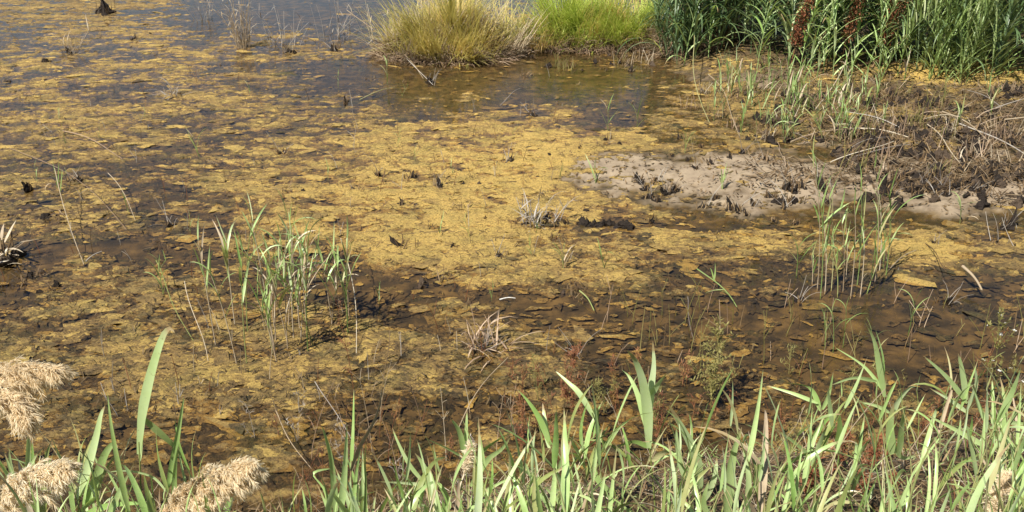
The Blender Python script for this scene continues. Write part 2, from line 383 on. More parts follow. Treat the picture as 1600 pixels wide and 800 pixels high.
rr = rad[:, None] * (1 + .35 * np.sin(2 * th[None] + U(0, 6, N0)[:, None]) + .36 * rng.normal(size=(N0, KR))); rr = np.maximum(rr, rad[:, None] * .25)
st = U(1.2, 2.4, N0)[:, None]; yaw = rng.normal(size=N0)[:, None] * .35
lx, ly = rr * np.cos(th) * st**.5, rr * np.sin(th) / st**.5
rx, ry = lx * np.cos(yaw) - ly * np.sin(yaw), lx * np.sin(yaw) + ly * np.cos(yaw)
dip = U(0, 1, N0)**1.5 * .014 * (1 - ss(ff, .45, .8))
zc = np.maximum(np.maximum(fz, 0) + .003 - dip, np.maximum(fz, fzb) + .001)
slope = rng.normal(size=(N0, 2)) * .03
rim = np.stack([c0[:, :1] + rx, c0[:, 1:] + ry, zc[:, None] - (.004 + .009 * rng.random((N0, KR))) + rx * slope[:, :1] + ry * slope[:, 1:]], 2)
ctr = np.stack([c0[:, 0], c0[:, 1], zc + .006 * rng.random(N0)], 1)[:, None, :]
FV = np.concatenate([ctr, rim], 1); q = np.arange(N0)[:, None] * (KR + 1)
FF = np.stack([np.broadcast_to(q, (N0, KR)), q + 1 + np.arange(KR)[None], q + 1 + (np.arange(KR)[None] + 1) % KR], 2).reshape(-1, 3)
me = mesh_np('algae_flakes', FV, FF, {'fresh': np.repeat(np.clip(ff + .06 + .24 * rng.normal(size=N0) - 3 * dip, .05, 1.2), KR + 1)}); me.materials.append(M['algae'])
o = obj('algae_flakes', me); o['kind'] = 'stuff'; tag(o, 'small crisp flakes of yellow brown algae floating apart', 'algae')
print('algae tris', len(Fk) * 2, 'flakes', N0)

# ------------------------------------------------------------------ leaf library and reeds
LEAF = {}
def leaf_lib(key, mat, n=14):
    out = []
    for i in range(n):
        f = i / (n - 1)
        K = 9
        tilt = np.array([R(6 + 34 * rnd.random())]); curl = np.array([R([12, 30, 55, 85, 115][i % 5] * (.8 + .4 * rnd.random()))])
        Pt, S = arcs(np.zeros((1, 3)), np.zeros(1), np.ones(1), tilt, curl, K, 1.8)
        t = np.linspace(0, 1, K)
        tw = rnd.uniform(-1.3, 1.3) * t**1.5
        T = np.gradient(Pt[0], axis=0); T /= np.linalg.norm(T, axis=1, keepdims=True)
        Nn = np.cross(T, S[0])
        Sk = S[0][None] * np.cos(tw)[:, None] + Nn * np.sin(tw)[:, None]
        Pt[0, :, 1] += .03 * np.sin(t * rnd.uniform(1, 4)) * rnd.uniform(-1, 1)
        w = rnd.uniform(.062, .105) * (np.minimum(1, .35 + 3.2 * t) * 1.12 * (1 - t)**.72 + .015)
        mb = MB(); ribbons(mb, Pt, w[None], Sk[None], rnd.uniform(.08, .25), np.array([rnd.random()]))
        out.append((mb.mesh(key + '_leaf', mat), math.degrees(tilt[0]), math.degrees(curl[0])))
    LEAF[key] = out
for k in ('leaf', 'leafy', 'dark', 'bright', 'straw'): leaf_lib(k, M[k])
STEMM = {'leaf': M['leafy'], 'leafy': M['straw'], 'bright': M['bright'], 'straw': M['straw'], 'dark': M['dark']}

def bez(a, c, b, t):
    t = np.asarray(t)[:, None]; return a * (1 - t)**2 + 2 * c * t * (1 - t) + b * t * t
def reed(base, top, label, group, kind='leaf', n=6, L=.3, start=.25, sr=.0035, stem=None, mixk=.18, up=1, name='reed_plant', cat='reed', wide=1.0):
    base = np.asarray(base, float); top = np.asarray(top, float)
    base[2] -= .02
    root = thing(name, label, cat, base, group)
    v = top - base; h = np.linalg.norm(v)
    c = np.array([v[0] * .25, v[1] * .25, v[2] * .62])
    t = np.linspace(0, 1, 7); Pt = bez(np.zeros(3), c, v, t)
    mb = MB(); tubes(mb, Pt[None], (sr * (1 - .55 * t))[None], 5)
    obj('stem', mb.mesh('reed_stem', stem or STEMM[kind]), root)
    az0 = rnd.uniform(0, 2 * math.pi)
    for i in range(n):
        last = i >= n - up
        tt = 1.0 if i == n - 1 else start + (1 - start) * (i / max(1, n - 1)) * .97
        p = bez(np.zeros(3), c, v, [tt])[0]
        k = kind
        if i < n * .45 and rnd.random() < mixk * 2: k = 'straw' if rnd.random() < .5 else 'leafy'
        elif rnd.random() < mixk * .5: k = 'leafy'
        lib = LEAF[k]
        cand = [q for q in lib if (q[2] < 45)] if last else lib
        me, tl, cu = rnd.choice(cand)
        lean_az = math.atan2(v[1], v[0]); lean = math.atan2(math.hypot(v[0], v[1]), v[2])
        az = az0 + math.pi * i + rnd.uniform(-.6, .6)
        s = L * (rnd.uniform(.75, 1.15)) * (.75 + .35 * math.sin(math.pi * min(1, .25 + .75 * tt)))
        o = obj('leaf', me, root, p, (0, 0, az), (s, s * wide, s))
        if last: o.rotation_euler = (rnd.uniform(-.2, .2), -R(tl) * .8 + lean * math.cos(az - lean_az) * .8, az)
    return root
def at_tip(px, py, h, dmin=1.5, dmax=7):
    """the place along a sight line where a plant of height h would end"""
    ds = np.arange(dmin, dmax, .02); p = np.array([P(px, py, d) for d in ds])
    hh = p[:, 2] - height(p[:, 0], p[:, 1], False)
    i = np.where(hh < h)[0]
    return p[i[0]] if len(i) else p[-1]
def fg_reed(px, py, h, lean=0, leany=0, **kw):
    tip = at_tip(px, py, h)
    bx, by = tip[0] - lean, tip[1] - leany
    return reed((bx, by, H(bx, by)), tip, **kw)

# near bank: reeds one can single out
HB = 'reeds on the near bank'
def V(px, py, y0):
    d = ray(px, py); t = y0 / d[1]; return np.array([d[0] * t, y0, CAM_H + d[2] * t])
def smooth_path(pts, K):
    p = np.array(pts, float); n = len(p); u = np.linspace(0, n - 1, K); out = []
    for q in u:
        i = min(int(q), n - 2); f = q - i
        p0, p1, p2, p3 = p[max(i - 1, 0)], p[i], p[i + 1], p[min(i + 2, n - 1)]
        out.append(.5 * (2 * p1 + (p2 - p0) * f + (2 * p0 - 5 * p1 + 4 * p2 - p3) * f**2 + (3 * p1 - p0 - 3 * p2 + p3) * f**3))
    return np.array(out)
def hero(y0, label, stem, leaves, kinds=None):
    st = [V(a, b, y0) for a, b in stem]
    g = np.array([st[0][0], y0 - .03, 0]); g[2] = H(g[0], g[1]) - .02
    st = [q for q in st if q[2] > g[2] + .05]
    root = thing('reed_plant', label, 'reed', g, HB)
    sp = smooth_path([g] + st, 12) - g
    mb = MB(); tubes(mb, sp[None], np.linspace(.0042, .0022, 12)[None], 6); obj('stem', mb.mesh('reed_stem', M['leafy']), root)
    for k, (w, pts) in enumerate(leaves):
        kind = (kinds or {}).get(k, 'leaf')
        K = 14; dy = rnd.uniform(-.12, .12)
        p = [V(a, b, y0 + dy * (q / (len(pts) - 1))**1.3) for q, (a, b) in enumerate(pts)]
        p = smooth_path(p, K); depth = y0 * .9 + (CAM_H - p[0][2]) * .43; wm = w * 1.0 * depth / FPX
        T = np.gradient(p, axis=0); T /= np.linalg.norm(T, axis=1, keepdims=True)
        side = np.cross(T, np.array([0, 1., 0])); side /= np.linalg.norm(side, axis=1, keepdims=True) + 1e-9
        nn = np.cross(T, side); t = np.linspace(0, 1, K)
        ph = rnd.uniform(-.5, .5) + rnd.uniform(-.7, .7) * t
        S = side * np.cos(ph)[:, None] + nn * np.sin(ph)[:, None]
        W = wm * (np.minimum(1, .3 + 2.8 * t) * 1.15 * (1 - t)**.72 + .015)
        mb = MB(); ribbons(mb, (p - g)[None], W[None], S[None], rnd.uniform(.08, .22), np.array([rnd.uniform(.35, 1)]))
        obj('leaf', mb.mesh('hero_leaf', M[kind]), root)
hero(2.55, 'tall upright reed between the beige plumes, its top leaf hooked over', [(222, 860), (220, 760), (217, 690)], [(17, [(217, 710), (222, 650), (232, 600), (243, 560), (255, 525), (265, 513), (273, 520)]), (14, [(220, 650), (255, 680), (280, 705), (297, 735)]), (7, [(219, 720), (222, 690), (228, 640)])], {1: 'bright'})
hero(2.5, 'slim reed with one narrow upright blade beside the hooked tall reed', [(258, 860), (262, 760)], [(11, [(262, 765), (272, 710), (280, 665), (287, 620)]), (9, [(262, 770), (240, 745), (200, 735), (165, 738)]), (8, [(262, 790), (285, 770), (300, 750)])])
hero(2.45, 'leafy reed with curled broad blades beside the broad low plume', [(118, 860), (125, 775)], [(15, [(125, 775), (140, 725), (152, 680), (158, 650), (164, 634)]), (15, [(130, 795), (150, 750), (163, 712), (178, 692), (184, 700)]), (13, [(118, 810), (112, 755), (113, 715)]), (10, [(124, 800), (160, 770), (210, 765)]), (12, [(126, 810), (170, 790), (240, 785)])])
hero(2.4, 'narrow bladed reed standing among the stacked beige plumes', [(42, 860), (42, 760)], [(11, [(42, 770), (44, 720), (45, 655)]), (10, [(48, 780), (52, 730), (50, 690)]), (9, [(40, 790), (20, 740), (14, 700)])])
hero(2.8, 'thin straight reed on the bare bank with a drying grey blade', [(547, 860), (549, 720)], [(7, [(549, 730), (552, 670), (553, 608)]), (9, [(547, 740), (560, 700), (580, 665), (592, 635), (597, 603)]), (8, [(549, 800), (565, 760), (572, 690)])], {1: 'straw'})
hero(2.6, 'reed bending back over the brown litter of the bank', [(528, 860), (526, 800)], [(11, [(526, 820), (522, 760), (516, 710), (503, 665)]), (9, [(520, 830), (510, 770), (490, 740), (518, 732)]), (15, [(532, 830), (545, 795), (565, 775), (592, 766)])])
hero(2.75, 'broad bladed reed leaning out beside the pinkish small plume', [(682, 860), (676, 780)], [(17, [(680, 800), (673, 760), (662, 725), (648, 707)]), (12, [(678, 810), (700, 790), (690, 760), (674, 748)]), (9, [(672, 760), (640, 755), (585, 752)]), (9, [(668, 760), (640, 725), (622, 690), (613, 668)])])
hero(2.95, 'reed with a star of narrow blades around the tiny pinkish plume', [(735, 860), (728, 730)], [(10, [(727, 715), (718, 675), (705, 655)]), (9, [(727, 710), (729, 675), (730, 640)]), (9, [(727, 715), (700, 700), (668, 686)]), (10, [(732, 725), (765, 695), (805, 672)]), (11, [(735, 760), (760, 720), (785, 700), (798, 680)]), (10, [(735, 800), (755, 770), (800, 745)])])
hero(2.95, 'reed with long slanting blades in front of the rusty weeds', [(892, 860), (872, 740), (858, 690)], [(13, [(860, 695), (845, 655), (825, 625), (807, 607)]), (10, [(858, 700), (852, 660), (848, 630)]), (9, [(868, 740), (885, 700), (880, 680)]), (12, [(880, 790), (850, 760), (820, 755)])])
hero(3.0, 'reed with one long blade slanting across the red brown weeds', [(968, 860), (948, 710), (925, 645)], [(10, [(930, 655), (905, 615), (887, 597), (868, 580)]), (8, [(945, 700), (965, 670), (985, 655)]), (12, [(955, 770), (930, 740), (932, 690)])])
hero(2.85, 'tall reed with a fan of wide upright blades', [(1024, 860), (1019, 740), (1014, 690)], [(18, [(1014, 700), (1012, 640), (1005, 595), (993, 562), (980, 547)]), (11, [(1010, 670), (1000, 625), (985, 590), (971, 577)]), (13, [(1015, 650), (1018, 605), (1022, 570), (1020, 533)]), (11, [(1016, 620), (1028, 600), (1041, 584)]), (10, [(1018, 700), (990, 690), (960, 700)]), (12, [(1018, 720), (1040, 705), (1065, 710)])], {4: 'bright', 5: 'leafy'})
hero(2.75, 'reed with two broad pale blades beside the fan bladed reed', [(1096, 860), (1094, 760)], [(19, [(1095, 765), (1086, 712), (1066, 670), (1045, 633)]), (11, [(1068, 745), (1060, 700), (1057, 668)]), (13, [(1095, 790), (1115, 750), (1120, 715)]), (9, [(1092, 740), (1075, 690), (1052, 650)])])
hero(2.65, 'stout reed with wide upright blades below the bushy olive weed', [(1132, 860), (1134, 805)], [(20, [(1134, 815), (1138, 755), (1145, 710), (1159, 667)]), (13, [(1165, 815), (1169, 745), (1160, 698)]), (12, [(1128, 830), (1100, 790), (1108, 750)])])
hero(3.25, 'tallest reed of the bank, blades drooping in pairs below a narrow spear', [(1396, 860), (1392, 720), (1382, 620)], [(11, [(1382, 620), (1374, 570), (1366, 530), (1350, 500)]), (9, [(1378, 605), (1379, 560), (1368, 515)]), (7, [(1370, 596), (1335, 590), (1298, 602)]), (11, [(1392, 655), (1402, 627), (1420, 606), (1432, 603)]), (8, [(1390, 645), (1370, 634), (1343, 628)]), (17, [(1393, 710), (1390, 670), (1396, 630)]), (15, [(1404, 712), (1408, 665), (1414, 635)]), (6, [(1384, 615), (1350, 572), (1305, 543)]), (9, [(1392, 690), (1410, 715), (1440, 708)])])
hero(3.3, 'reed with long drooping blades left of the tallest reed of the bank', [(1302, 860), (1296, 700), (1281, 635)], [(10, [(1282, 642), (1266, 606), (1228, 598)]), (7, [(1278, 630), (1240, 615), (1200, 603)]), (7, [(1285, 640), (1295, 615), (1302, 580)]), (11, [(1268, 690), (1285, 662), (1302, 648)]), (12, [(1308, 700), (1312, 670), (1310, 640)]), (9, [(1320, 785), (1282, 730), (1240, 690), (1198, 663)])])
hero(3.35, 'reed with spear shaped top blades beside the white flowered weed', [(1514, 860), (1512, 720), (1510, 640)], [(9, [(1511, 630), (1480, 590), (1443, 556)]), (11, [(1510, 625), (1503, 580), (1497, 552)]), (8, [(1512, 645), (1485, 625), (1452, 606)]), (8, [(1511, 640), (1525, 600), (1522, 570)])])
hero(3.2, 'reed with flat sideways blades below the white flowered weed', [(1550, 860), (1548, 760), (1546, 675)], [(10, [(1546, 668), (1575, 660), (1625, 666)]), (9, [(1545, 668), (1528, 632), (1520, 598)]), (7, [(1550, 662), (1552, 630), (1550, 593)]), (10, [(1538, 697), (1500, 675), (1448, 648)]), (12, [(1548, 720), (1510, 715), (1470, 722)]), (9, [(1550, 690), (1590, 640), (1610, 610)])])

def profile(px):
    return np.interp(px, [-150, 0, 150, 300, 330, 460, 520, 700, 850, 1000, 1150, 1250, 1350, 1500, 1600, 1750],
                     [725, 730, 720, 725, 820, 820, 765, 720, 680, 665, 665, 625, 605, 595, 590, 580])
def dens(px):
    return np.interp(px, [-150, 0, 280, 320, 450, 520, 700, 850, 1750], [.8, .9, .9, .3, .2, .45, .65, 1, 1])
cnt = 0
while cnt < 275:
    px = rnd.uniform(-140, 1740)
    if rnd.random() > dens(px): continue
    p0 = profile(px); py = p0 + (860 - p0) * rnd.random()**.9
    zone = ('green reed of the low thicket around the beige plumes' if px < 460 else
            'green reed of the thin fringe before the open algae pool' if px < 780 else
            'pale green reed of the dense bank tangle before the rusty weeds' if px < 1190 else
            'pale green reed of the dense bank tangle before the brown pool')
    grp = zone.replace('green reed', 'green reeds')
    k = 'leaf' if rnd.random() < .78 else 'leafy' if rnd.random() < .6 else 'bright'
    if k != 'leaf':
        zone = zone.replace('pale green reed', 'yellow green reed').replace('green reed of the low', 'yellow green reed of the low').replace('green reed of the thin', 'yellow green reed of the thin') if 'yellow' not in zone else zone
        grp = zone.replace('green reed', 'green reeds')
    hh = rnd.uniform(.35, .95); zone = ('tall ' if hh > .6 else 'short ' if hh < .47 else 'medium high ') + zone
    fg_reed(px, py, hh, rnd.uniform(-.25, .22), rnd.uniform(-.2, .2), label=zone, group=grp, kind=k,
            n=rnd.randint(4, 7), L=rnd.choice([rnd.uniform(.14, .22), rnd.uniform(.22, .36)]), sr=.0032, wide=rnd.uniform(.5, .95))
    cnt += 1

# reed clump standing in the pool (left of centre) and the sparse one by the mud bar
def pool_reed(bx, by, tx, ty, label, group, kind='leaf', n=6, L=.22, start=.45, sr=.0028, stem=None, wide=.8):
    b = G(bx, by); b[2] = H(b[0], b[1])
    # the top stands above a spot near the base
    ds = ray(tx, ty); t = (b[1] + rnd.uniform(-.08, .08)) / ds[1]
    return reed(b, np.array([ds[0] * t, ds[1] * t, CAM_H + ds[2] * t]), label, group, kind, n, L, start, sr, stem, wide=wide, name='reed_shoot' if by < 310 else 'pool_reed')
lab = 'slender green reed of the clump standing in the algae pool'
for i in range(32):
    bx = rnd.gauss(428, 78); bx = min(max(bx, 320), 545); by = rnd.uniform(490, 575) - (bx - 400) * .25
    tx = bx + rnd.gauss(-12, 22); ty = rnd.uniform(345, 430) + (60 if rnd.random() < .3 else 0)
    kd = 'leaf' if rnd.random() < .7 else 'bright'; dr = rnd.random() < .65
    lab = '%s reed with %s stem in the clump standing in the algae pool' % ('pale green' if kd == 'leaf' else 'bright green', 'straw dry' if dr else 'green')
    pool_reed(bx, by, tx, min(ty, by - 70), lab, 'reeds of the clump in the algae pool', kd, rnd.randint(4, 6), rnd.uniform(.24, .36), .5, .0042, M['straw'] if dr else None, .62)
lab2 = 'slender green reed of the sparse clump before the mud bar'
for (bx, by, tx, ty) in [(1283, 462, 1278, 290), (1290, 455, 1285, 340), (1310, 460, 1300, 380), (1322, 440, 1322, 355), (1330, 462, 1335, 320), (1345, 460, 1350, 360), (1362, 430, 1372, 330), (1375, 425, 1370, 285), (1380, 420, 1382, 350), (1270, 440, 1268, 400), (1245, 430, 1246, 385), (1355, 455, 1378, 400), (1278, 450, 1272, 262), (1300, 450, 1296, 310), (1340, 445, 1345, 300), (1368, 440, 1366, 262), (1385, 430, 1390, 310), (1318, 455, 1312, 330)]:
    pool_reed(bx, by, tx, ty, lab2, 'reeds of the sparse clump before the mud bar', 'bright' if rnd.random() < .5 else 'leaf', rnd.randint(4, 6), rnd.uniform(.2, .3), .35, .004, M['straw'] if rnd.random() < .3 else None, .62)
lab3 = 'small green reed in the brown pool, rising from the water'
for (bx, by, tx, ty) in [(1290, 540, 1288, 500), (1303, 545, 1300, 490), (1318, 538, 1322, 480), (1372, 560, 1362, 520), (1420, 520, 1430, 470)]:
    pool_reed(bx, by, tx, ty, lab3, 'small reeds in the brown pool', 'bright', 4, .18, .3)
lab4 = 'young green shoot rising alone from the algae'
for (bx, by, tx, ty, lb) in [(312, 245, 296, 212, 'young green shoot leaning alone in the algae behind the reed clump'), (255, 460, 248, 425, 'small pale shoot beside the reed clump in the pool'),
                             (95, 300, 88, 275, None), (605, 130, 605, 100, 'fresh shoot standing beside the straw tussock'), (950, 205, 950, 165, 'dark tuft of young reed on a thin stalk behind the mud bar'),
                             (995, 200, 998, 170, None), (880, 420, 880, 400, None), (945, 420, 940, 402, None), (1128, 300, 1128, 285, None), (930, 290, 930, 268, None), (1500, 350, 1500, 320, None), (1070, 240, 1072, 210, None)]:
    pool_reed(bx, by, tx, ty, lb or lab4, 'young shoots scattered over algae and mud', 'bright', 5, .2 if by > 300 else .24, .15)
lab5 = 'green reed growing in the dead stubble behind the mud bar'
for i in range(76):
    bx = rnd.choice([rnd.uniform(1110, 1190), rnd.uniform(1195, 1345), rnd.uniform(1195, 1345), rnd.uniform(1080, 1600)]); by = rnd.uniform(130, 225)
    pool_reed(bx, by, bx + rnd.gauss(0, 8), by - rnd.uniform(25, 60), lab5, 'green reeds in the dead stubble', 'bright' if rnd.random() < .6 else 'leaf', 5, rnd.uniform(.22, .32), .2)

# ------------------------------------------------------------------ plumes on bent reed stems
def plume_reed(axis, length_r, label, n=15000, mat='plume', side=None):
    """axis: list of world points from the plume's foot to its tip"""
    A = np.array(axis); K = len(A)
    s = np.linspace(0, 1, 24); idx = s * (K - 1); i0 = np.clip(idx.astype(int), 0, K - 2); f = (idx - i0)[:, None]
    # smooth axis
    for _ in range(3):
        pass
    ax = A[i0] * (1 - f) + A[i0 + 1] * f
    for _ in range(4): ax[1:-1] = (ax[:-2] + 2 * ax[1:-1] + ax[2:]) / 4
    foot = ax[0]
    bx, by = foot[0] - .05, foot[1] - .10
    bz = H(bx, by) - .02; base = np.array([bx, by, bz])
    root = thing('plumed_reed', label, 'reed', base, 'plumed reeds leaning from the near bank')
    c = base + np.array([0, 0, (foot[2] - bz) * .8])
    t = np.linspace(0, 1, 10); st = bez(base, c, foot, t) - base
    mb = MB(); tubes(mb, np.concatenate([st, ax[1:] - base])[None], np.concatenate([np.full(10, .0035), np.linspace(.003, .0007, 23)])[None], 6)
    obj('stem', mb.mesh('plume_stem', M['straw']), root)
    # branches
    nb = 150
    u = U(0, .97, nb)**.9; j = np.clip((u * 23).astype(int), 0, 22)
    p0 = ax[j]; T = ax[j + 1] - ax[j]; T /= np.linalg.norm(T, axis=1, keepdims=True)
    rv = rng.normal(size=(nb, 3)); rv -= (rv * T).sum(1, keepdims=True) * T; rv /= np.linalg.norm(rv, axis=1, keepdims=True)
    if side is not None: rv = rv + np.array(side); rv /= np.linalg.norm(rv, axis=1, keepdims=True)
    env = np.sin(np.pi * np.clip(.16 + .80 * u, 0, 1))**.7
    bl = length_r * env * U(.65, 1.15, nb)
    KB = 6; tb = np.linspace(0, 1, KB)[None, :, None]
    d0 = T * 1.0 + rv * U(.25, .75, nb)[:, None]
    B = p0[:, None, :] + d0[:, None, :] * bl[:, None, None] * tb + np.array([0, 0, -1.]) * (bl[:, None, None] * .45 * tb**2)
    mb = MB(); tubes(mb, B - base, np.repeat(np.linspace(.0008, .0003, KB)[None], nb, 0), 3)
    obj('plume_branches', mb.mesh('plume_branches', M['straw']), root)
    q = rng.integers(0, nb, n); w = U(.08, 1, n) * (KB - 1.001); k = w.astype(int); ff = (w - k)[:, None]
    s0 = B[q, k] * (1 - ff) + B[q, k + 1] * ff
    dt = B[q, k + 1] - B[q, k]; dt /= np.linalg.norm(dt, axis=1, keepdims=True)
    dd = dt + rng.normal(size=(n, 3)) * .42; dd /= np.linalg.norm(dd, axis=1, keepdims=True)
    hl = U(.010, .024, n)
    tt = np.linspace(0, 1, 4)[None, :, None]
    Hh = s0[:, None, :] + dd[:, None, :] * hl[:, None, None] * tt + np.array([0, 0, -1.]) * (hl[:, None, None] * .25 * tt**2)
    sd = np.cross(dd, rng.normal(size=(n, 3))); sd /= np.linalg.norm(sd, axis=1, keepdims=True)
    mb = MB(); ribbons(mb, Hh - base, np.repeat(np.array([[.0012, .0024, .0018, .0004]]), n, 0) * U(.7, 1.4, n)[:, None], sd, 0, np.clip(.5 * rng.random(n) + .5 * rng.random(nb)[q], 0, 1))
    obj('plume', mb.mesh('plume', M[mat]), root)
plume_reed([P(-110, 640, 2.55), P(-50, 600, 2.5), P(20, 577, 2.45), P(100, 578, 2.4)], .085, 'beige reed plume arching flat, highest of the stack at the pool edge', side=(0, 0, .1))
plume_reed([P(-90, 660, 2.5), P(-40, 620, 2.45), P(10, 615, 2.4), P(45, 660, 2.35)], .085, 'beige reed plume hanging down beneath the flat arching plume')
plume_reed([P(-70, 850, 2.25), P(-10, 790, 2.2), P(45, 745, 2.15), P(105, 728, 2.1)], .085, 'broad beige reed plume low under the hanging plume', n=17000)
plume_reed([P(225, 850, 2.25), P(275, 790, 2.2), P(330, 745, 2.15), P(400, 722, 2.1)], .095, 'large golden beige reed plume alone in front of the hooked tall reed', n=22000)
plume_reed([P(1545, 860, 2.6), P(1550, 810, 2.6), P(1562, 770, 2.6), P(1578, 742, 2.6)], .05, 'small peach coloured reed plume in the tangle before the brown pool', n=4500)
plume_reed([P(725, 742, 3.3), P(728, 722, 3.3), P(732, 705, 3.3), P(736, 690, 3.3)], .03, 'tiny pinkish reed plume in the fringe before the algae pool', n=900)

# ------------------------------------------------------------------ grass tussocks
def tussock(px, py, rxm, rym, n, hmin, hmax, label, mat, mat2, frac2, lean=(0, 0), rootn=26):
    c = G(px, py, .08); c[2] = H(c[0], c[1])
    root = thing('grass_tussock', label, 'tussock', c - np.array([0, 0, .03]), None)
    def blades(n, m, nm, hs):
        r = np.sqrt(U(0, 1, n)); a = U(0, 2 * math.pi, n)
        # growth gathers in little tufts
        NT = 30
        tx, ty = rng.normal(size=(NT, 2)).T * .5
        k = rng.integers(0, NT, n); inn = rng.random(n) < .72
        x = np.where(inn, np.clip(tx[k], -1.15, 1.15) + rng.normal(size=n) * .06, r * np.cos(a)) * rxm
        y = np.where(inn, np.clip(ty[k], -1, 1) + rng.normal(size=n) * .06, r * np.sin(a)) * rym
        z = height(c[0] + x, c[1] + y, False) - c[2]
        ta = rng.normal(size=(NT, 2)) * 1.5; tt_ = np.abs(rng.normal(size=NT)) * .22
        az = np.arctan2(y / rym + lean[1] + ta[k, 1] + rng.normal(size=n) * .5, x / rxm + lean[0] + ta[k, 0] + rng.normal(size=n) * .5)
        Ln = U(hmin, hmax, n) * hs * U(.45, 1.25, NT)[k]
        tilt = tt_[k] + np.abs(rng.normal(size=n)) * .2 + .22 * np.hypot(x / rxm, y / rym); curl = U(.1, 1.3, n)
        vy = np.clip(.75 * rng.random(NT)[k] + .25 * rng.random(n), 0, 1)
        Pt, S = arcs(np.stack([x, y, z], 1), az, Ln, tilt, curl, 6)
        mb = MB(); ribbons(mb, Pt, taper(6, n) * U(.006, .016, n)[:, None], S, 0, vy)
        obj(nm, mb.mesh(nm, m), root)['kind'] = 'stuff'
    blades(int(n * (1 - frac2)), mat, 'blades', 1.0)
    blades(int(n * frac2), mat2, 'dry_blades', .75)
    # exposed roots and thatch along the foot
    n2 = 2600
    a = U(0, 2 * math.pi, n2); r = U(.75, 1.3, n2)
    x, y = r * np.cos(a) * rxm, r * np.sin(a) * rym
    z = np.maximum(height(c[0] + x, c[1] + y, False), -.03) - c[2] + U(.0, .42, n2) * (1.45 - r)
    Pt, S = arcs(np.stack([x, y, z], 1), a + rng.normal(size=n2) * .8, U(.08, .36, n2), U(.7, 2.2, n2), U(.2, 1.2, n2), 5)
    h2 = n2 // 2
    mb = MB(); tubes(mb, Pt[:h2], taper(5, h2) * U(.003, .007, h2)[:, None], 4)
    obj('thatch', mb.mesh('thatch', M['brown']), root)['kind'] = 'stuff'
    mb = MB(); tubes(mb, Pt[h2:], taper(5, n2 - h2) * U(.003, .006, n2 - h2)[:, None], 4)
    obj('pale_thatch', mb.mesh('pale_thatch', M['pink']), root)['kind'] = 'stuff'
    for i in range(rootn):
        a = U(math.pi, 2 * math.pi, 1)[0]
        x, y = rxm * math.cos(a) * rnd.uniform(.8, 1.02), rym * math.sin(a) * rnd.uniform(.85, 1.05)
        obj('root_lump', rnd.choice(LUMP), root, (x, y, max(H(c[0] + x, c[1] + y), -.04) - c[2] + .02), (0, 0, rnd.uniform(0, 6)), rnd.uniform(.08, .26))
    return root

# lumps: uneven, broken, with a jagged top
def lump(seed, tall=1.0, jag=False):
    r_ = np.random.default_rng(seed); mb = MB(); nr, ns = 7, 11
    t = np.linspace(0, 1, nr); th = np.arange(ns) * 2 * math.pi / ns
    ph = r_.uniform(0, 6, 4)
    rad = (np.array([1.05, 1.1, 1.0, .92, .8, .62, .3]))[:, None] * (1 + .30 * np.sin(2 * th + ph[0]) + .22 * np.sin(3 * th + ph[1]) + .16 * np.sin(5 * th + ph[2]))[None] * (1 + .22 * r_.normal(size=(nr, ns)))
    zz = (t[:, None] * tall - .25) + .09 * r_.normal(size=(nr, ns)) + .30 * tall * t[:, None] * np.sin(th + ph[3])[None]
    if jag: zz = zz + (t[:, None]**2) * np.clip(r_.normal(size=ns), -.6, 1.6)[None] * .45
    sk = r_.normal(size=2) * .25
    V = np.stack([rad * np.cos(th) * .5 + sk[0] * t[:, None], rad * np.sin(th) * .5 + sk[1] * t[:, None], zz], 2).reshape(-1, 3)
    i = np.arange(nr - 1)[:, None] * ns + np.arange(ns)[None]; j = np.arange(nr - 1)[:, None] * ns + (np.arange(ns)[None] + 1) % ns
    F = np.stack([i, j, j + ns, i + ns], 2).reshape(-1, 4)
    V = np.concatenate([V, [[sk[0], sk[1], tall * .72]]]); k = (nr - 1) * ns
    cap = [[k + q, k + (q + 1) % ns, len(V) - 1, len(V) - 1] for q in range(ns)]
    mb.add(V, F); mb.F[0] = F
    me = bpy.data.meshes.new('root_lump')
    me.from_pydata(V.tolist(), [], F.tolist() + [c[:3] for c in cap])
    me.polygons.foreach_set('use_smooth', np.zeros(len(me.polygons), bool))
    return me
LUMP = [lump(300 + i, .75) for i in range(6)]
for m_ in LUMP: m_.materials.append(M['clod'])
STUMP = [lump(400 + i, 1.05, True) for i in range(9)]
for m_ in STUMP: m_.materials.append(M['peat'])
CLOD = [lump(500 + i, .8) for i in range(6)]
for m_ in CLOD: m_.materials.append(M['peat'])

tussock(700, 78, .88,   .5, 5200, .45, 1.25, 'straw yellow grass tussock with dark roots over the water', M['strawg'], M['straw'], .22, (-.3, .15))
tussock(922, 62, 1.12, .5, 5600, .45, 1.15, 'lime green grass tussock with pinkish dry foot', M['lime'], M['strawg'], .25, (-.2, .15))
tussock(1078, 72, .5, .4, 1500, .35, .9, 'small ragged grass tussock between the lime tussock and the dark reeds', M['dark'], M['brown'], .5, (0, -.2))

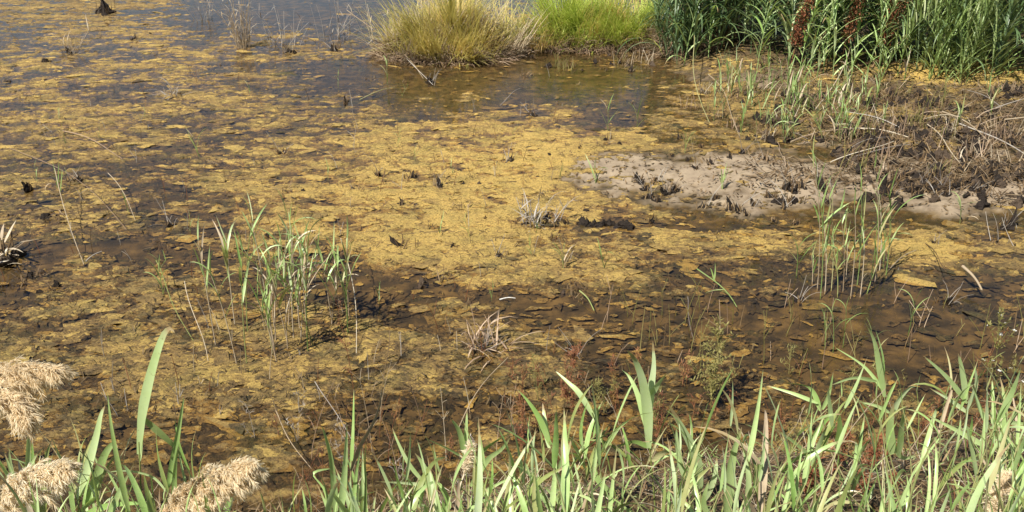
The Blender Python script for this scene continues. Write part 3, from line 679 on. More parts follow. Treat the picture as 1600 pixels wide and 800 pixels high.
# ------------------------------------------------------------------ reed bed on the far bank
def bed_variant(seed, key, h, nl, L, arch):
    r_ = random.Random(seed); mb = MB(); ms = MB()
    lean = (r_.uniform(-.5, .4), r_.uniform(-.5, .1)); t = np.linspace(0, 1, 7)
    ctr = np.array([lean[0] * .2, lean[1] * .2, h * .6]); top = np.array([lean[0], lean[1], h])
    tubes(ms, bez(np.zeros(3), ctr, top, t)[None], (.006 * (1 - .6 * t))[None], 5)
    N = nl; tt = np.linspace(.05, 1, N)
    b = bez(np.zeros(3), ctr, top, tt)
    az = r_.uniform(0, 6) + np.pi * np.arange(N) + np.array([r_.uniform(-.8, .8) for _ in range(N)])
    Pt, S = arcs(b, az, np.array([L * r_.uniform(.7, 1.2) for _ in range(N)]), np.array([R(r_.uniform(12, 50)) for _ in range(N)]) * (1.1 - .6 * tt), np.array([R(r_.uniform(20, 130)) * arch for _ in range(N)]), 8, 1.6)
    W = taper(8, N, .02) * np.array([r_.uniform(.026, .046) * (.62 if key == 'bright' else 1) for _ in range(N)])[:, None]
    ribbons(mb, Pt, W, S, .15)
    return ms.mesh('reed_stem', M[key]), mb.mesh('reed_foliage', M[key])
BEDV = {k: [bed_variant(60 + i + 31 * q, k, hh * (.85 + .07 * i), nl, L, ar) for i in range(6)] for q, (k, hh, nl, L, ar) in enumerate(
    [('dark', 1.9, 30, .8, 1.0), ('leaf', 1.6, 20, .6, .8), ('bright', 1.2, 20, .5, .6)])}
def bed_reed(px, py, key, label, group, s=1.0, name='bank_reed'):
    p = G(px, py, .12); p[2] = H(p[0], p[1]) - .02
    root = thing(name, label, 'reed', p, group, rnd.uniform(0, 6.28))
    st, fo = rnd.choice(BEDV[key]); root.scale = (s, s, s)
    obj('stem', st, root); obj('foliage', fo, root)
for i in range(270):
    if i < 120: px = rnd.uniform(1050, 1800); py = rnd.uniform(84, 116) if px > 1180 else rnd.uniform(62, 95)
    else: px = rnd.uniform(1020, 1850); py = rnd.uniform(12, 90)
    front = 'front edge' if i < 120 else 'depth'
    if rnd.random() < .82: bed_reed(px, py, 'dark', 'dark green arching reed at the %s of the far bank thicket' % front, 'dark reeds of the far bank thicket', rnd.uniform(.8, 1.15))
    else: bed_reed(px, py, 'leaf', 'paler grey green reed mixed into the %s of the dark far thicket' % front, 'pale reeds mixed into the far bank thicket', rnd.uniform(.8, 1.15))
for i in range(44):
    px = rnd.gauss(1475, 48); py = rnd.uniform(100, 122)
    bed_reed(px, py, 'bright', 'bright yellow green reed before the dark thicket', 'bright reeds before the dark thicket', rnd.uniform(.7, 1.0))
for i in range(14):
    px = rnd.choice([rnd.uniform(1560, 1780), rnd.uniform(1240, 1400)]); py = rnd.uniform(102, 120)
    bed_reed(px, py, 'leaf', 'pale green reed at the front of the dark thicket', 'pale reeds before the dark thicket', rnd.uniform(.6, .9))

# rust coloured seed spikes hanging in the thicket
def rusty(px, py, h, label):
    p = G(px, py, .15); p[2] = H(p[0], p[1]) - .02
    root = thing('dock_spike', label, 'weed', p, 'rust coloured seed spikes')
    t = np.linspace(0, 1, 8); pts = np.stack([.12 * t**2, -.10 * t, h * t], 1)
    mb = MB(); tubes(mb, pts[None], (.006 * (1 - .5 * t))[None], 5); obj('stem', mb.mesh('dock_stem', M['rust']), root)
    n = 900; u = U(.35, 1, n); b = np.stack([.12 * u**2, -.10 * u, h * u], 1) + rng.normal(size=(n, 3)) * np.array([.045, .045, .02])
    Pt, S = arcs(b, U(0, 6.28, n), U(.02, .05, n), U(.2, 2.6, n), U(-.5, 1, n), 3)
    mb = MB(); ribbons(mb, Pt, np.repeat([[.006, .016, .004]], n, 0), S); obj('seed_head', mb.mesh('dock_seeds', M['rust']), root)
rusty(1235, 108, 1.05, 'rust brown seed spike in front of the arching dark reeds')
rusty(1312, 108, 1.2, 'taller dark rust seed spike beside the bright reeds')
rusty(1370, 104, .95, 'slim rust seed spike deep in the dark thicket')

# ------------------------------------------------------------------ dead stubble and litter on the right
def stub_variant(seed, n, hmin, hmax, spread, mat, mat2):
    ms = MB(); r = spread * np.sqrt(U(0, 1, n)); a = U(0, 6.28, n)
    b = np.stack([r * np.cos(a), r * np.sin(a), np.full(n, -.03)], 1)
    Pt, S = arcs(b, U(0, 6.28, n), U(hmin, hmax, n) * U(.5, 1, n), np.abs(rng.normal(size=n)) * .3, U(-.2, .5, n), 4)
    tubes(ms, Pt, np.repeat([[1, .95, .85, .6]], n, 0) * U(.0025, .005, n)[:, None], 5)
    mr = MB(); n2 = 30
    b = np.stack([rng.normal(size=n2) * spread * .7, rng.normal(size=n2) * spread * .7, U(-.01, .05, n2)], 1)
    Pt, S = arcs(b, U(0, 6.28, n2), U(.05, .2, n2), U(.8, 2, n2), U(0, 1, n2), 4)
    ribbons(mr, Pt, taper(4, n2) * U(.006, .016, n2)[:, None], S)
    return ms.mesh('stubble_stalks', mat), mr.mesh('stubble_litter', mat2)
STUB = [stub_variant(i, 12, .10, .36, .14, [M['straw'], M['brown'], M['olive'], M['pink']][i % 4], M['brown']) for i in range(12)]
STUBD = [stub_variant(i, 9, .06, .16, .10, M['brown'], M['brown']) for i in range(6)]
def stubble(px, py, label, group, lib=STUB, s=1.0, clods=2, name='stubble_tuft'):
    p = G(px, py, .05); p[2] = H(p[0], p[1])
    root = thing(name, label, 'dead tuft', p, group, rnd.uniform(0, 6.28))
    root.scale = (s, s, s)
    k = rnd.randrange(len(lib)); a, b = lib[k]
    if lib is STUBD and 'dead reed stubble' in label: root['label'] = 'low broken dark ' + label
    if lib is STUB: root['label'] = ['pale straw ', 'dark brown ', 'olive ', 'pinkish '][k % 4] + label
    obj('stalks', a, root); obj('litter', b, root)
    for _ in range(clods):
        obj('root_lump', rnd.choice(CLOD if rnd.random() < .6 else LUMP), root, (rnd.uniform(-.2, .2), rnd.uniform(-.2, .2), 0), (0, 0, rnd.uniform(0, 6)), rnd.uniform(.05, .12))
for i in range(150):
    px = rnd.uniform(1190, 1760); py = rnd.uniform(132, 288)
    if px < 1330 and py > 215: continue
    stubble(px, py, 'dead reed stubble tuft of the brown bank behind the mud bar', 'dead stubble behind the mud bar', STUB if rnd.random() < .55 else STUBD, rnd.uniform(.7, 1.15), rnd.randint(3, 6))
for i in range(24):
    px = rnd.uniform(1370, 1750); py = rnd.uniform(260, 312)
    stubble(px, py, 'dark broken root tuft along the edge of the mud bar', 'root tufts at the mud bar', STUBD, rnd.uniform(.7, 1.1), 4)
for i in range(14):
    px = rnd.uniform(1050, 1210); py = rnd.uniform(125, 215)
    stubble(px, py, 'dead reed tuft on algae between the lime tussock and the stubble bank', 'dead tufts behind the mud bar', STUB, rnd.uniform(.5, .9), 1)
for i in range(26):
    px = rnd.uniform(800, 1150); py = rnd.uniform(62, 105)
    stubble(px, py, 'brown dead tuft at the foot of the lime tussock', 'dead tufts along the tussock feet', STUBD if rnd.random() < .6 else STUB, rnd.uniform(.7, 1.1), 1)

def scatter(name, label, n, f, mat, Lr, Wr, cat, zoff=.0, tilt=(1.2, 1.75), tube=False, curl=(-.3, .3)):
    pts = f(n); n = len(pts)
    z = np.maximum(height(pts[:, 0], pts[:, 1]), 0.0) + zoff + U(0, .02, n)
    Pt, S = arcs(np.concatenate([pts, z[:, None]], 1), U(0, 6.28, n), U(*Lr, n), U(*tilt, n), U(*curl, n), 4)
    Pt[:, :, 2] = np.maximum(Pt[:, :, 2], np.maximum(height(Pt[:, :, 0], Pt[:, :, 1], False), 0) + .003)
    mb = MB()
    if tube: tubes(mb, Pt, np.repeat([[1, 1, .9, .6]], n, 0) * U(*Wr, n)[:, None], 4)
    else: ribbons(mb, Pt, taper(4, n) * U(*Wr, n)[:, None], S)
    o = obj(name, mb.mesh(name, mat)); o['kind'] = 'stuff'; tag(o, label, cat)
    return o
def px_area(x0, x1, y0, y1, keep=None):
    def f(n):
        c = np.array([G(a, b)[:2] for a, b in zip(U(x0, x1, n), U(y0, y1, n))])
        return c if keep is None else c[keep(c[:, 0], c[:, 1])]
    return f
scatter('dead_reed_litter', 'tangled pale dead reed litter on the stubble bank', 1500, px_area(1190, 1780, 120, 292, lambda x, y: height(x, y) > .015), M['straw'], (.06, .40), (.003, .009), 'litter', .01)
scatter('brown_leaf_litter', 'brown rotting leaf litter on the stubble bank', 5200, px_area(1170, 1780, 118, 300, lambda x, y: height(x, y) > .01), M['brown'], (.04, .16), (.008, .022), 'litter', .01, (.9, 1.9))
def mud_keep(x, y): h_ = height(x, y); return (h_ > .01) & (h_ < .12)
scatter('mud_crumbs', 'dark crumbs and shreds strewn over the grey mud bar', 2600, px_area(880, 1780, 205, 362, mud_keep), M['brown'], (.015, .07), (.006, .022), 'debris', .0, (.8, 1.7))
def bank_pts(n):
    x = U(-3.6, 4.6, n); y = bank_line(x) - U(-.12, 2.3, n); return np.stack([x, y], 1)
scatter('bank_litter', 'brown dead stems and leaves lying on the near bank', 12000, bank_pts, M['brown'], (.03, .16), (.002, .010), 'litter', .005, (.9, 1.8))
scatter('bank_straw', 'thin pale dead straws strewn over the near bank', 2600, bank_pts, M['straw'], (.05, .22), (.0012, .004), 'litter', .01, (.5, 1.8))
scatter('bank_ground_cover', 'low green ground cover between the reeds of the near bank', 2400, lambda n: (lambda p: p[p[:, 0] > -.6 - .0 * p[:, 1]])(bank_pts(n)), M['bright'], (.03, .11), (.004, .012), 'ground cover', .005, (.2, 1.3), curl=(.1, 1.2))
scatter('floating_debris', 'small dead fragments drifting on the algae', 7000, px_area(-100, 1300, 40, 660, lambda x, y: (height(x, y) < .05) & (algae(x, y)[1] > .5)), M['peaty'], (.02, .09), (.003, .010), 'debris', .006)

# ------------------------------------------------------------------ weeds with branches
def weed(base, h, label, group, mat, nbr=9, leaf=140, lw=(.004, .010), spread=.5, name='bank_weed', white=False, sr=.0022):
    base = np.array(base, float); base[2] -= .015
    root = thing(name, label, 'weed', base, group)
    t = np.linspace(0, 1, 6); lean = (rnd.uniform(-.12, .12) * h, rnd.uniform(-.12, .12) * h)
    S0 = np.stack([lean[0] * t**1.5, lean[1] * t**1.5, h * t], 1)
    mb = MB(); tubes(mb, S0[None], (sr * (1 - .6 * t))[None], 5); obj('stem', mb.mesh('weed_stem', mat), root)
    u = U(.1, .95, nbr); b = np.stack([lean[0] * u**1.5, lean[1] * u**1.5, h * u], 1)
    Pt, S = arcs(b, U(0, 6.28, nbr), h * spread * U(.5, 1, nbr) * (1.1 - .6 * u), U(.3, .9, nbr), U(-.5, .4, nbr), 6)
    mb = MB(); tubes(mb, Pt, np.repeat([np.linspace(.6, .25, 6)], nbr, 0) * sr, 4); obj('branches', mb.mesh('weed_branches', mat), root)
    k = rng.integers(0, nbr, leaf); j = rng.integers(1, 6, leaf)
    Pl, Sl = arcs(Pt[k, j] + rng.normal(size=(leaf, 3)) * .004, U(0, 6.28, leaf), U(.012, .04, leaf), U(.2, 1.7, leaf), U(0, 1, leaf), 4)
    mb = MB(); ribbons(mb, Pl, taper(4, leaf) * U(*lw, leaf)[:, None], Sl); obj('leaves', mb.mesh('weed_leaves', mat), root)
    if white:
        Pl, Sl = arcs(np.zeros((4, 3)), np.arange(4) * 1.57, np.full(4, .014), np.full(4, .9), np.full(4, .5), 3)
        mb = MB(); ribbons(mb, Pl, np.repeat([[.004, .011, .004]], 4, 0), Sl); fm = mb.mesh('weed_flower', M['white'])
        for q in range(12): obj('flower', fm, root, Pt[q % nbr, 3 + q % 3], (rnd.uniform(-.6, .6), rnd.uniform(-.6, .6), rnd.uniform(0, 6)), rnd.uniform(.8, 1.3))
def gb(px, py):
    p = at_tip(px, py, .01, 2.0, 16); return np.array([p[0], p[1], H(p[0], p[1])])
weed(gb(1545, 640), .62, 'tall red stemmed weed with small white flowers at the brown pool', 'tall weeds at the water edge', M['olive'], 12, 260, spread=.4, white=True)
weed(gb(1110, 640), .52, 'bushy olive brown weed upright at the water edge', 'tall weeds at the water edge', M['olive'], 40, 900, (.004, .009), .45)
weed(gb(553, 610), .62, 'thin rust red weed rising alone out of the algae', 'tall weeds at the water edge', M['red'], 8, 90, (.002, .005), .18)
weed(gb(885, 640), .42, 'feathery rust brown weed before the dark pool', 'tall weeds at the water edge', M['red'], 26, 500, (.003, .006), .5)
for i in range(36):
    px = rnd.uniform(800, 1180); py = rnd.uniform(600, 720); rd = rnd.random() < .7
    weed(gb(px, py), rnd.uniform(.12, .3), 'low %s weed between the fan bladed reed and the dark pool' % ('rust brown' if rd else 'olive yellow'), 'rusty weeds of the near bank', M['red'] if rd else M['olive'], 8, 70, (.002, .006), .5)
for i in range(34):
    px = rnd.uniform(1190, 1700); py = rnd.uniform(580, 760); rd = rnd.random() < .6
    weed(gb(px, py), rnd.uniform(.14, .4), '%s weed among the reeds at the brown pool' % ('thin reddish' if rd else 'thin olive'), 'thin weeds at the brown pool', M['red'] if rd else M['olive'], 7, 70, (.002, .006), .4)
for i in range(16):
    px = rnd.uniform(380, 780); py = rnd.uniform(640, 800)
    weed(gb(px, py), rnd.uniform(.1, .25), 'sparse dry weed on the bare bank before the algae pool', 'sparse dry weeds of the bare bank', M['red'] if rnd.random() < .5 else M['grey'], 6, 20, (.002, .005), .6)
for i in range(16):
    px = rnd.uniform(1250, 1400); py = rnd.uniform(700, 780)
    weed(gb(px, py), rnd.uniform(.08, .2), 'wine red leafy weed at the foot of the tallest reed', 'wine red weeds', M['rust'], 6, 60, (.005, .012), .4)

# ------------------------------------------------------------------ stumps, clods and dead twigs in the pool
def stump(px, py, hpx, label, group, twigs=0, n=2, lib=None, name='peat_stump'):
    p = G(px, py); scale = np.linalg.norm(p - np.array([0, 0, CAM_H])) / FPX; s = hpx * scale
    p[2] = max(H(p[0], p[1]), -.05)
    root = thing(name, label, 'stump', p, group, rnd.uniform(0, 6.28))
    lib = lib or (STUMP if rnd.random() < .5 else CLOD)
    obj('stump_body', rnd.choice(lib), root, (0, 0, .01), (rnd.uniform(-.5, .5), rnd.uniform(-.5, .5), 0), (s * rnd.uniform(.5, .85), s * rnd.uniform(.4, .7), s * rnd.uniform(.55, 1.05)))
    for i in range(n):
        obj('root_lump', rnd.choice(CLOD), root, (rnd.uniform(-1, 1) * s * .75, rnd.uniform(-1, 1) * s * .5, .0), (0, 0, rnd.uniform(0, 6)), s * rnd.uniform(.3, .6))
    m = rnd.randint(6, 9)
    b = np.stack([rng.normal(size=m) * s * .45, rng.normal(size=m) * s * .3, np.full(m, .0)], 1)
    Pt, S = arcs(b, U(0, 6.28, m), s * U(.5, 1.25, m), U(.0, .6, m), U(-.3, .3, m), 4)
    mb = MB(); tubes(mb, Pt, np.repeat([[1, .9, .8, .45]], m, 0) * U(.003, .007, m)[:, None], 5); obj('broken_stubs', mb.mesh('broken_stubs', M['brown']), root)
    if twigs:
        b = np.stack([rng.normal(size=twigs) * s * .3, rng.normal(size=twigs) * s * .3, np.full(twigs, s * .15)], 1)
        Pt, S = arcs(b, U(0, 6.28, twigs), U(.08, .30, twigs), U(.1, .9, twigs), U(-.3, .9, twigs), 5)
        mb = MB(); tubes(mb, Pt, np.repeat([np.linspace(1, .4, 5)], twigs, 0) * U(.002, .004, twigs)[:, None], 5); obj('dead_stalks', mb.mesh('dead_stalks', M['grey']), root)
    return root
SG = 'black peat stumps in the algae'
for px, py, hh, lb, tw, n in [
    (626, 385, 19, 'pointed black peat stump alone on bright yellow algae', 0, 1), (782, 402, 17, 'black peat stump with pale broken stalks on the algae', 4, 1),
    (628, 320, 14, 'spreading black root stump among yellow algae', 0, 5), (590, 275, 14, 'double pronged black stump behind the spreading root stump', 2, 3),
    (645, 278, 15, 'leaning wedge shaped black stump', 0, 1), (684, 292, 15, 'black stump with grey stalks near the wedge shaped stump', 4, 2),
    (45, 298, 13, 'small forked black stump alone in brown algae', 1, 0), (552, 296, 10, 'thin black peg with one upright stalk', 1, 0), (535, 293, 6, 'tiny black clod beside the thin peg', 0, 0),
    (570, 328, 7, 'low flat black clod beside the spreading root stump', 0, 1), (757, 343, 9, 'small round black clod on greyish algae', 0, 1), (860, 372, 12, 'black stump fragment under the crested peat ridge', 0, 1),
    (1017, 346, 12, 'lone triangular black clod at the mud bar edge', 0, 0), (265, 352, 14, 'dark root tuft with short stalks beside the reed clump', 5, 3), (118, 282, 18, 'tangled brown root stump with fallen stalks', 9, 4),
    (795, 252, 14, 'dark stump with wiry twigs on bright algae near the mud', 6, 3), (440, 238, 10, 'thin dark stump with tall grey stalks in the algae', 3, 1), (110, 84, 14, 'black stump carrying long bleached stalks', 8, 2),
    (165, 22, 22, 'large black stump at the blue water', 3, 4), (207, 62, 9, 'low dark stump with twigs behind the bleached stalks', 4, 1), (452, 82, 15, 'dark stump under a tangle of grey twigs', 14, 3),
    (525, 78, 15, 'hooked black stump beside the straw tussock', 4, 2), (540, 160, 9, 'small dark stump with a short peg behind the pool clump', 1, 1), (672, 128, 12, 'black root stump at the tip of the leaning stems', 7, 2),
    (832, 180, 12, 'dark stump with grey twigs in the shaded pool', 6, 1), (985, 110, 9, 'pointed dark stump in the shaded channel', 1, 0), (948, 220, 11, 'dark peg below the young reed tuft', 1, 0), (905, 232, 8, 'small dark clod on algae near the mud', 2, 1),
    (905, 555, 16, 'dark rotten stump in the front channel', 6, 2), (757, 545, 12, 'dark stump in a nest of grey twigs', 16, 2), (340, 500, 8, 'dark clod at the foot of the reed clump', 0, 1), (520, 500, 7, 'dark clod right of the reed clump', 0, 1),
    (1480, 470, 12, 'dark stump with leaning stalks at the brown pool', 5, 1), (1250, 468, 13, 'dark root stump below the sparse reeds', 5, 3), (1395, 425, 10, 'dark stump beside the sparse reeds', 3, 1), (1460, 380, 11, 'dark stump on bright yellow algae by the mud', 3, 2),
    (1575, 355, 20, 'arched black root stump at the mud bar end', 8, 4), (1555, 380, 10, 'dark peg beside the arched root stump', 2, 1), (1585, 385, 10, 'dark clod in front of the arched root stump', 2, 1)]:
    stump(px, py, hh, lb, SG, tw, n)
def cluster(pts, label, group):
    for px, py, hh in pts: stump(px, py, hh, label, group, rnd.choice([0, 0, 2, 4]), 2, CLOD if rnd.random() < .5 else STUMP, 'peat_clod')
cluster([(1000, 292, 12), (1015, 312, 14), (1040, 305, 15), (1054, 300, 13), (1028, 318, 10), (995, 285, 11), (1005, 300, 10), (1025, 290, 10)], 'black clod of the scattered clods on the mud bar', 'black clods on the mud bar')
cluster([(1100, 325, 10), (1118, 315, 8), (1140, 330, 13), (1152, 332, 13), (1165, 338, 9), (1175, 325, 9)], 'black clod with stalks near the middle of the mud bar', 'black clods in the middle of the mud bar')
cluster([(1205, 312, 12), (1218, 320, 14), (1230, 305, 16), (1240, 318, 14), (1250, 300, 12), (1225, 325, 10), (1285, 300, 20), (1290, 318, 10), (1210, 345, 9), (1245, 350, 9)], 'black clod of the heap behind the sparse reeds', 'black clods of the heap behind the sparse reeds')
cluster([(805, 348, 9), (822, 350, 11), (845, 350, 14), (850, 345, 12), (870, 352, 14), (885, 350, 11), (835, 345, 9)], 'black clod of the row left of the crested peat ridge', 'black clods beside the peat ridge')
cluster([(1380, 300, 18), (1392, 312, 12), (1420, 305, 12), (1432, 312, 14), (1470, 300, 12), (1480, 310, 12), (1500, 300, 14), (1520, 305, 12), (1545, 285, 14), (1460, 318, 8), (1400, 290, 14), (1440, 295, 14)], 'black clod of the long row at the back of the mud bar', 'black clods at the back of the mud bar')
cluster([(1050, 245, 6), (1075, 250, 7), (1085, 268, 8), (1110, 262, 8), (1140, 250, 8), (1160, 240, 9), (1130, 225, 7), (1095, 230, 7), (1195, 255, 8), (1060, 215, 8)], 'small dark clod sprinkled over the back of the grey mud', 'small clods on the back of the mud bar')

# crested peat ridge
p = G(945, 350); root = thing('peat_ridge', 'low crested black peat ridge at the tip of the mud bar', 'peat ridge', (p[0], p[1], 0))
for i, (dx, dy, s) in enumerate([(-.19, .03, .11), (-.13, .0, .10), (-.07, -.01, .085), (-.01, .0, .08), (.05, .01, .085), (.11, -.01, .10), (.16, -.04, .09), (.2, -.08, .08)]):
    obj('ridge_piece', rnd.choice(CLOD + STUMP[:2]), root, (dx, dy, H(p[0] + dx, p[1] + dy) + .015), (0, 0, rnd.uniform(0, 6)), (s * 1.1, s * .8, s * .8))

# root heap at the left edge of the pool
p = G(-5, 405); p[2] = H(p[0], p[1])
root = thing('root_heap', 'heap of pinkish brown dead roots and bark in the water', 'root heap', p)
for i in range(9): obj('root_lump', rnd.choice(LUMP), root, (rnd.uniform(-.25, .17), rnd.uniform(-.2, .15), .02), (0, 0, rnd.uniform(0, 6)), rnd.uniform(.08, .17))
b = np.stack([U(-.25, .18, 40), U(-.2, .15, 40), U(.04, .14, 40)], 1); Pt, S = arcs(b, U(0, 6.28, 40), U(.1, .25, 40), U(.7, 1.9, 40), U(0, .8, 40), 5)
mb = MB(); ribbons(mb, Pt, taper(5, 40) * U(.01, .03, 40)[:, None], S); obj('bark_strips', mb.mesh('bark_strips', M['straw']), root)
b = np.stack([U(-.2, .15, 16), U(-.2, .1, 16), U(.03, .1, 16)], 1); Pt, S = arcs(b, U(0, 6.28, 16), U(.1, .22, 16), U(.3, 1.5, 16), U(0, .8, 16), 5)
mb = MB(); tubes(mb, Pt, np.full((16, 5), .006), 5); obj('roots', mb.mesh('roots', M['brown']), root)

# ------------------------------------------------------------------ dead straw clump and twig tangles at the back
def straw_clump(px, py, n, h, label, mat, spread=.08, fan=.28, name='dead_reed_clump'):
    p = G(px, py); p[2] = max(H(p[0], p[1]), -.06)
    root = thing(name, label, 'dead reeds', p, 'dead reed clumps at the back of the pool')
    r = spread * np.sqrt(U(0, 1, n)); a = U(0, 6.28, n)
    b = np.stack([r * np.cos(a), r * np.sin(a), np.full(n, -.03)], 1)
    Pt, S = arcs(b, a + rng.normal(size=n) * .7, U(h * .5, h, n), np.abs(rng.normal(size=n)) * fan * .6, U(-.1, .5, n), 6)
    mb = MB(); tubes(mb, Pt, np.repeat([np.linspace(1, .45, 6)], n, 0) * U(.003, .006, n)[:, None], 5); obj('stalks', mb.mesh('straw_stalks', mat), root)
    m = n * 2; k = rng.integers(0, n, m); j = rng.integers(1, 6, m)
    Pl, Sl = arcs(Pt[k, j], U(0, 6.28, m), U(.1, .3, m), U(.2, 1.4, m), U(0, 1.6, m), 5)
    mb = MB(); ribbons(mb, Pl, taper(5, m) * U(.006, .014, m)[:, None], Sl); obj('dry_leaves', mb.mesh('straw_leaves', mat), root)
straw_clump(381, 74, 46, .95, 'pale straw bundle standing upright in the blue water', M['straw'], .10, .2)
straw_clump(318, 30, 12, .7, 'thin grey stalks left of the straw bundle', M['grey'], .2, .5)
straw_clump(112, 84, 10, .6, 'few bleached stalks fanning from a black stump', M['straw'], .04, .5)
straw_clump(445, 70, 22, .75, 'tangle of grey twigs right of the straw bundle', M['grey'], .25, .8)
straw_clump(520, 60, 18, .8, 'loose grey stalks between the twig tangle and the straw tussock', M['grey'], .3, .9)
straw_clump(600, 70, 26, .8, 'dry pale stalks leaning out of the straw tussock', M['straw'], .25, .9)
straw_clump(845, 345, 20, .3, 'short grey twigs fanning over the black clods of the ridge', M['grey'], .18, .6)
straw_clump(757, 540, 20, .2, 'low nest of grey dead twigs in the algae', M['pink'], .1, 1.0)
straw_clump(270, 150, 12, .25, 'few thin dead sprigs far out in the algae', M['grey'], .1, .4)

# fallen stems: lie on the ground or slant out of the water between two spots
def stick(a, za, b, zb, r, mat, label, group='fallen reed stems', sag=.03, name='fallen_reed_stem', leaves=0, key='straw'):
    A = G(*a); B = G(*b)
    A[2] = max(H(A[0], A[1]), 0) + za; B[2] = max(H(B[0], B[1]), 0) + zb
    t = np.linspace(0, 1, 9)[:, None]; Pt = A * (1 - t) + B * t
    Pt[:, 2] += min(sag, .06 * np.linalg.norm(B - A)) * np.sin(math.pi * t[:, 0]); ln = np.linalg.norm(B - A); Pt[:, 0] += .03 * ln * np.sin(t[:, 0] * 4 + a[0]); Pt[:, 1] += .025 * ln * np.sin(t[:, 0] * 5 + a[1])
    root = thing(name, label, 'dead stem', A, group)
    mb = MB(); tubes(mb, (Pt - A)[None], np.linspace(r, r * .6, 9)[None], 6); obj('stem', mb.mesh('fallen_stem', mat), root)
    for i in range(leaves):
        me, tl, cu = rnd.choice(LEAF[key]); q = Pt[rnd.randint(1, 8)] - A
        obj('leaf', me, root, q, (R(rnd.uniform(-20, 20)), R(rnd.uniform(30, 60)), rnd.uniform(0, 6.28)), rnd.uniform(.1, .18))
for args in [
    ((30, 232), .02, (195, 358), .03, .003, M['pink'], 'long pale stem slanting across the algae past the root stump'),
    ((90, 300), .25, (135, 412), .0, .004, M['straw'], 'pale stem leaning upright beside the slanting long stem'),
    ((175, 290), .12, (212, 345), .0, .003, M['straw'], 'short thin stem leaning near the reed clump'),
    ((135, 412), .02, (160, 400), .04, .005, M['grey'], 'short grey piece at the foot of the leaning stem'),
    ((100, 208), .02, (195, 250), .02, .005, M['pink'], 'stout grey stem lying far out in the algae'),
    ((560, 158), .015, (620, 138), .02, .006, M['leafy'], 'yellowish stem floating in front of the straw tussock'),
    ((552, 40), .25, (660, 128), .02, .007, M['straw'], 'long straw stem leaning out of the tussock into the water'),
    ((600, 50), .12, (668, 132), .02, .006, M['grey'], 'second stem beside the long leaning straw stem'),
    ((860, 62), .05, (918, 82), .03, .014, M['grey'], 'thick bleached stick before the lime tussock'),
    ((780, 168), .03, (815, 150), .1, .006, M['grey'], 'forked grey stick in the shaded pool'),
    ((1070, 100), .45, (1112, 190), .0, .006, M['leafy'], 'bent pale stem leaning over the channel before the dark thicket'),
    ((1100, 130), .12, (1165, 215), .02, .005, M['straw'], 'thin straw stem slanting through the green reeds'),
    ((1235, 225), .03, (1330, 212), .05, .009, M['straw'], 'bleached stem arching flat over the stubble'),
    ((1320, 212), .06, (1420, 222), .03, .008, M['straw'], 'bleached stem continuing along the stubble edge'),
    ((1470, 188), .08, (1545, 232), .05, .009, M['straw'], 'long bleached stem slanting down the stubble bank'),
    ((1500, 205), .06, (1610, 255), .03, .009, M['grey'], 'long grey stem crossing the stubble beside the bleached one'),
    ((1560, 205), .1, (1680, 200), .08, .008, M['straw'], 'pale arched stem at the end of the stubble bank'),
    ((1300, 265), .04, (1395, 232), .06, .006, M['straw'], 'thin pale stem slanting up across the litter'),
    ((1325, 255), .04, (1420, 240), .08, .006, M['grey'], 'grey stem half sunk in the litter'),
    ((1440, 205), .05, (1510, 270), .03, .006, M['straw'], 'straw stem crossing the dark clods'),
    ((1275, 180), .05, (1330, 110), .25, .008, M['straw'], 'pale stem leaning up towards the dark thicket'),
    ((1440, 380), .0, (1480, 450), .12, .004, M['brown'], 'dark thin stem leaning at the brown pool'),
    ((1500, 438), .12, (1530, 465), .06, .012, M['straw'], 'short broad dead blade over the brown pool'),
    ((780, 470), .012, (806, 468), .012, .005, M['white'], 'white bleached scrap floating in the algae'),
    ((905, 462), .04, (930, 488), .01, .006, M['leafy'], 'pale short stem lying in the front channel'),
    ((1070, 470), .04, (1085, 530), .0, .003, M['grey'], 'thin twig in the front channel'),
    ((610, 560), .2, (600, 610), .0, .0025, M['brown'], 'thin brown twig upright in the front algae'),
    ((300, 480), .2, (320, 570), .0, .003, M['straw'], 'pale stalk slanting at the foot of the reed clump'),
    ((240, 430), .12, (310, 540), .0, .003, M['leafy'], 'long bent stalk left of the reed clump'),
    ((540, 430), .3, (560, 560), .0, .003, M['straw'], 'pinkish stalk right of the reed clump'),
    ((430, 655), .05, (485, 740), .03, .003, M['straw'], 'thin straw crossing the bare brown bank'),
    ((500, 640), .2, (560, 720), .03, .003, M['grey'], 'grey twig leaning over the bare bank'),
    ((720, 690), .1, (790, 625), .3, .003, M['straw'], 'long thin straw rising from the bank fringe'),
]: stick(*args)
stick((1092, 430), .05, (1150, 485), .02, .005, M['bright'], 'fallen green reed floating in the front channel', leaves=4, key='bright', name='fallen_green_reed')

# thin dead stalks standing in the water, singly
def sprig(px, py, h, label, group, mat):
    p = G(px, py); p[2] = max(H(p[0], p[1]), -.05)
    t = np.linspace(0, 1, 5); lx, ly = rnd.uniform(-.3, .3) * h, rnd.uniform(-.2, .2) * h
    Pt = np.stack([lx * t**1.5, ly * t, h * t], 1); mb = MB(); tubes(mb, Pt[None], (.0028 * (1 - .5 * t))[None], 5)
    if rnd.random() < .5:
        k = rnd.randint(1, 3); q, S = arcs(Pt[k][None], U(0, 6, 1), np.array([h * .5]), U(.4, 1, 1), U(-.4, .4, 1), 5); tubes(mb, q, np.full((1, 5), .0016), 5)
    tag(obj('dead_sprig', mb.mesh('dead_sprig', mat), None, p), label, 'dead stalk', group)
for i in range(150):
    sprig(rnd.uniform(-60, 900), rnd.uniform(50, 470), rnd.uniform(.07, .26), 'single short dead stalk standing in the algae', 'single stalks in the algae', M[rnd.choice(['brown', 'grey', 'red'])])
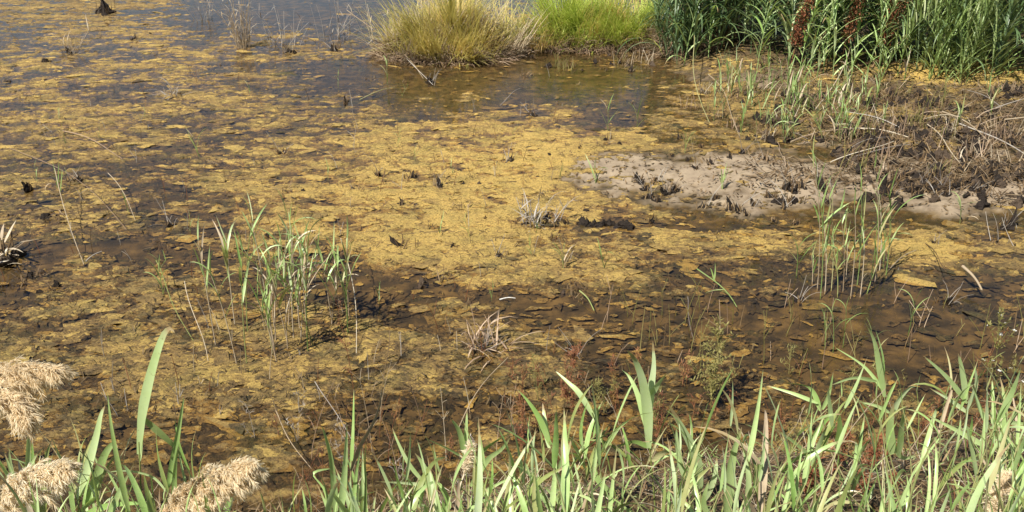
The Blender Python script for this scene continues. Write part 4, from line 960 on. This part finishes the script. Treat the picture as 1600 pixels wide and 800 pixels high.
for i in range(80):
    sprig(rnd.uniform(900, 1650), rnd.uniform(470, 590), rnd.uniform(.1, .35), 'single thin dead stalk standing in the brown pool', 'single stalks in the brown pool', M[rnd.choice(['pink', 'brown', 'olive', 'olive'])])
for i in range(50):
    sprig(rnd.uniform(150, 900), rnd.uniform(500, 660), rnd.uniform(.08, .25), 'single fine stalk in the front algae before the bank', 'single stalks in the front algae', M[rnd.choice(['straw', 'grey', 'red'])])

for i in range(105):
    stubble(rnd.uniform(-60, 1000), rnd.uniform(30, 480), 'low rotten root tuft with short dark stalks sunk in the algae', 'rotten root tufts in the algae', STUBD, rnd.uniform(.35, .85), rnd.randint(0, 2), 'root_tuft')
for i in range(30):
    x, y = rnd.uniform(1200, 1720), rnd.uniform(150, 285); k = rnd.choice(['straw', 'grey', 'pink'])
    stick((x, y), .03, (x + rnd.uniform(-90, 90), y + rnd.uniform(-22, 26)), rnd.uniform(.02, .2), rnd.uniform(.004, .008), M[k],
          '%s broken reed stem lying in the stubble tangle' % {'straw': 'straw coloured', 'grey': 'weathered grey', 'pink': 'pinkish brown'}[k], 'broken stems in the stubble tangle')

for i in range(26):
    x, y = rnd.uniform(-40, 900), rnd.uniform(120, 470)
    pool_reed(x, y, x + rnd.gauss(0, 6), y - rnd.uniform(12, 26), 'tiny green sprout scattered singly over the algae', 'tiny sprouts over the algae', 'bright', 4, rnd.uniform(.08, .14), .2, .002)
for i in range(60):
    px = rnd.uniform(450, 1720); p = gb(px, rnd.uniform(640, 850)); h = rnd.uniform(.2, .55)
    t = np.linspace(0, 1, 6); lx, ly = rnd.uniform(-.35, .35) * h, rnd.uniform(-.3, .3) * h
    Pt = np.stack([lx * t**1.6, ly * t, h * t - .02], 1); mb = MB(); tubes(mb, Pt[None], (.0022 * (1 - .6 * t))[None], 5)
    q, S_ = arcs(Pt[rng.integers(2, 6, 5)], U(0, 6.28, 5), U(.04, .10, 5), U(.3, 1.0, 5), U(-.3, .8, 5), 4); tubes(mb, q, np.full((5, 4), .0009), 4)
    k = rnd.choice(['straw', 'pink', 'red'])
    tag(obj('dry_stalk', mb.mesh('dry_stalk', M[k]), None, p), 'wispy %s dry stalk among the reeds of the near bank' % {'straw': 'straw', 'pink': 'pinkish', 'red': 'rusty'}[k], 'dead stalk', 'wispy dry stalks on the near bank')
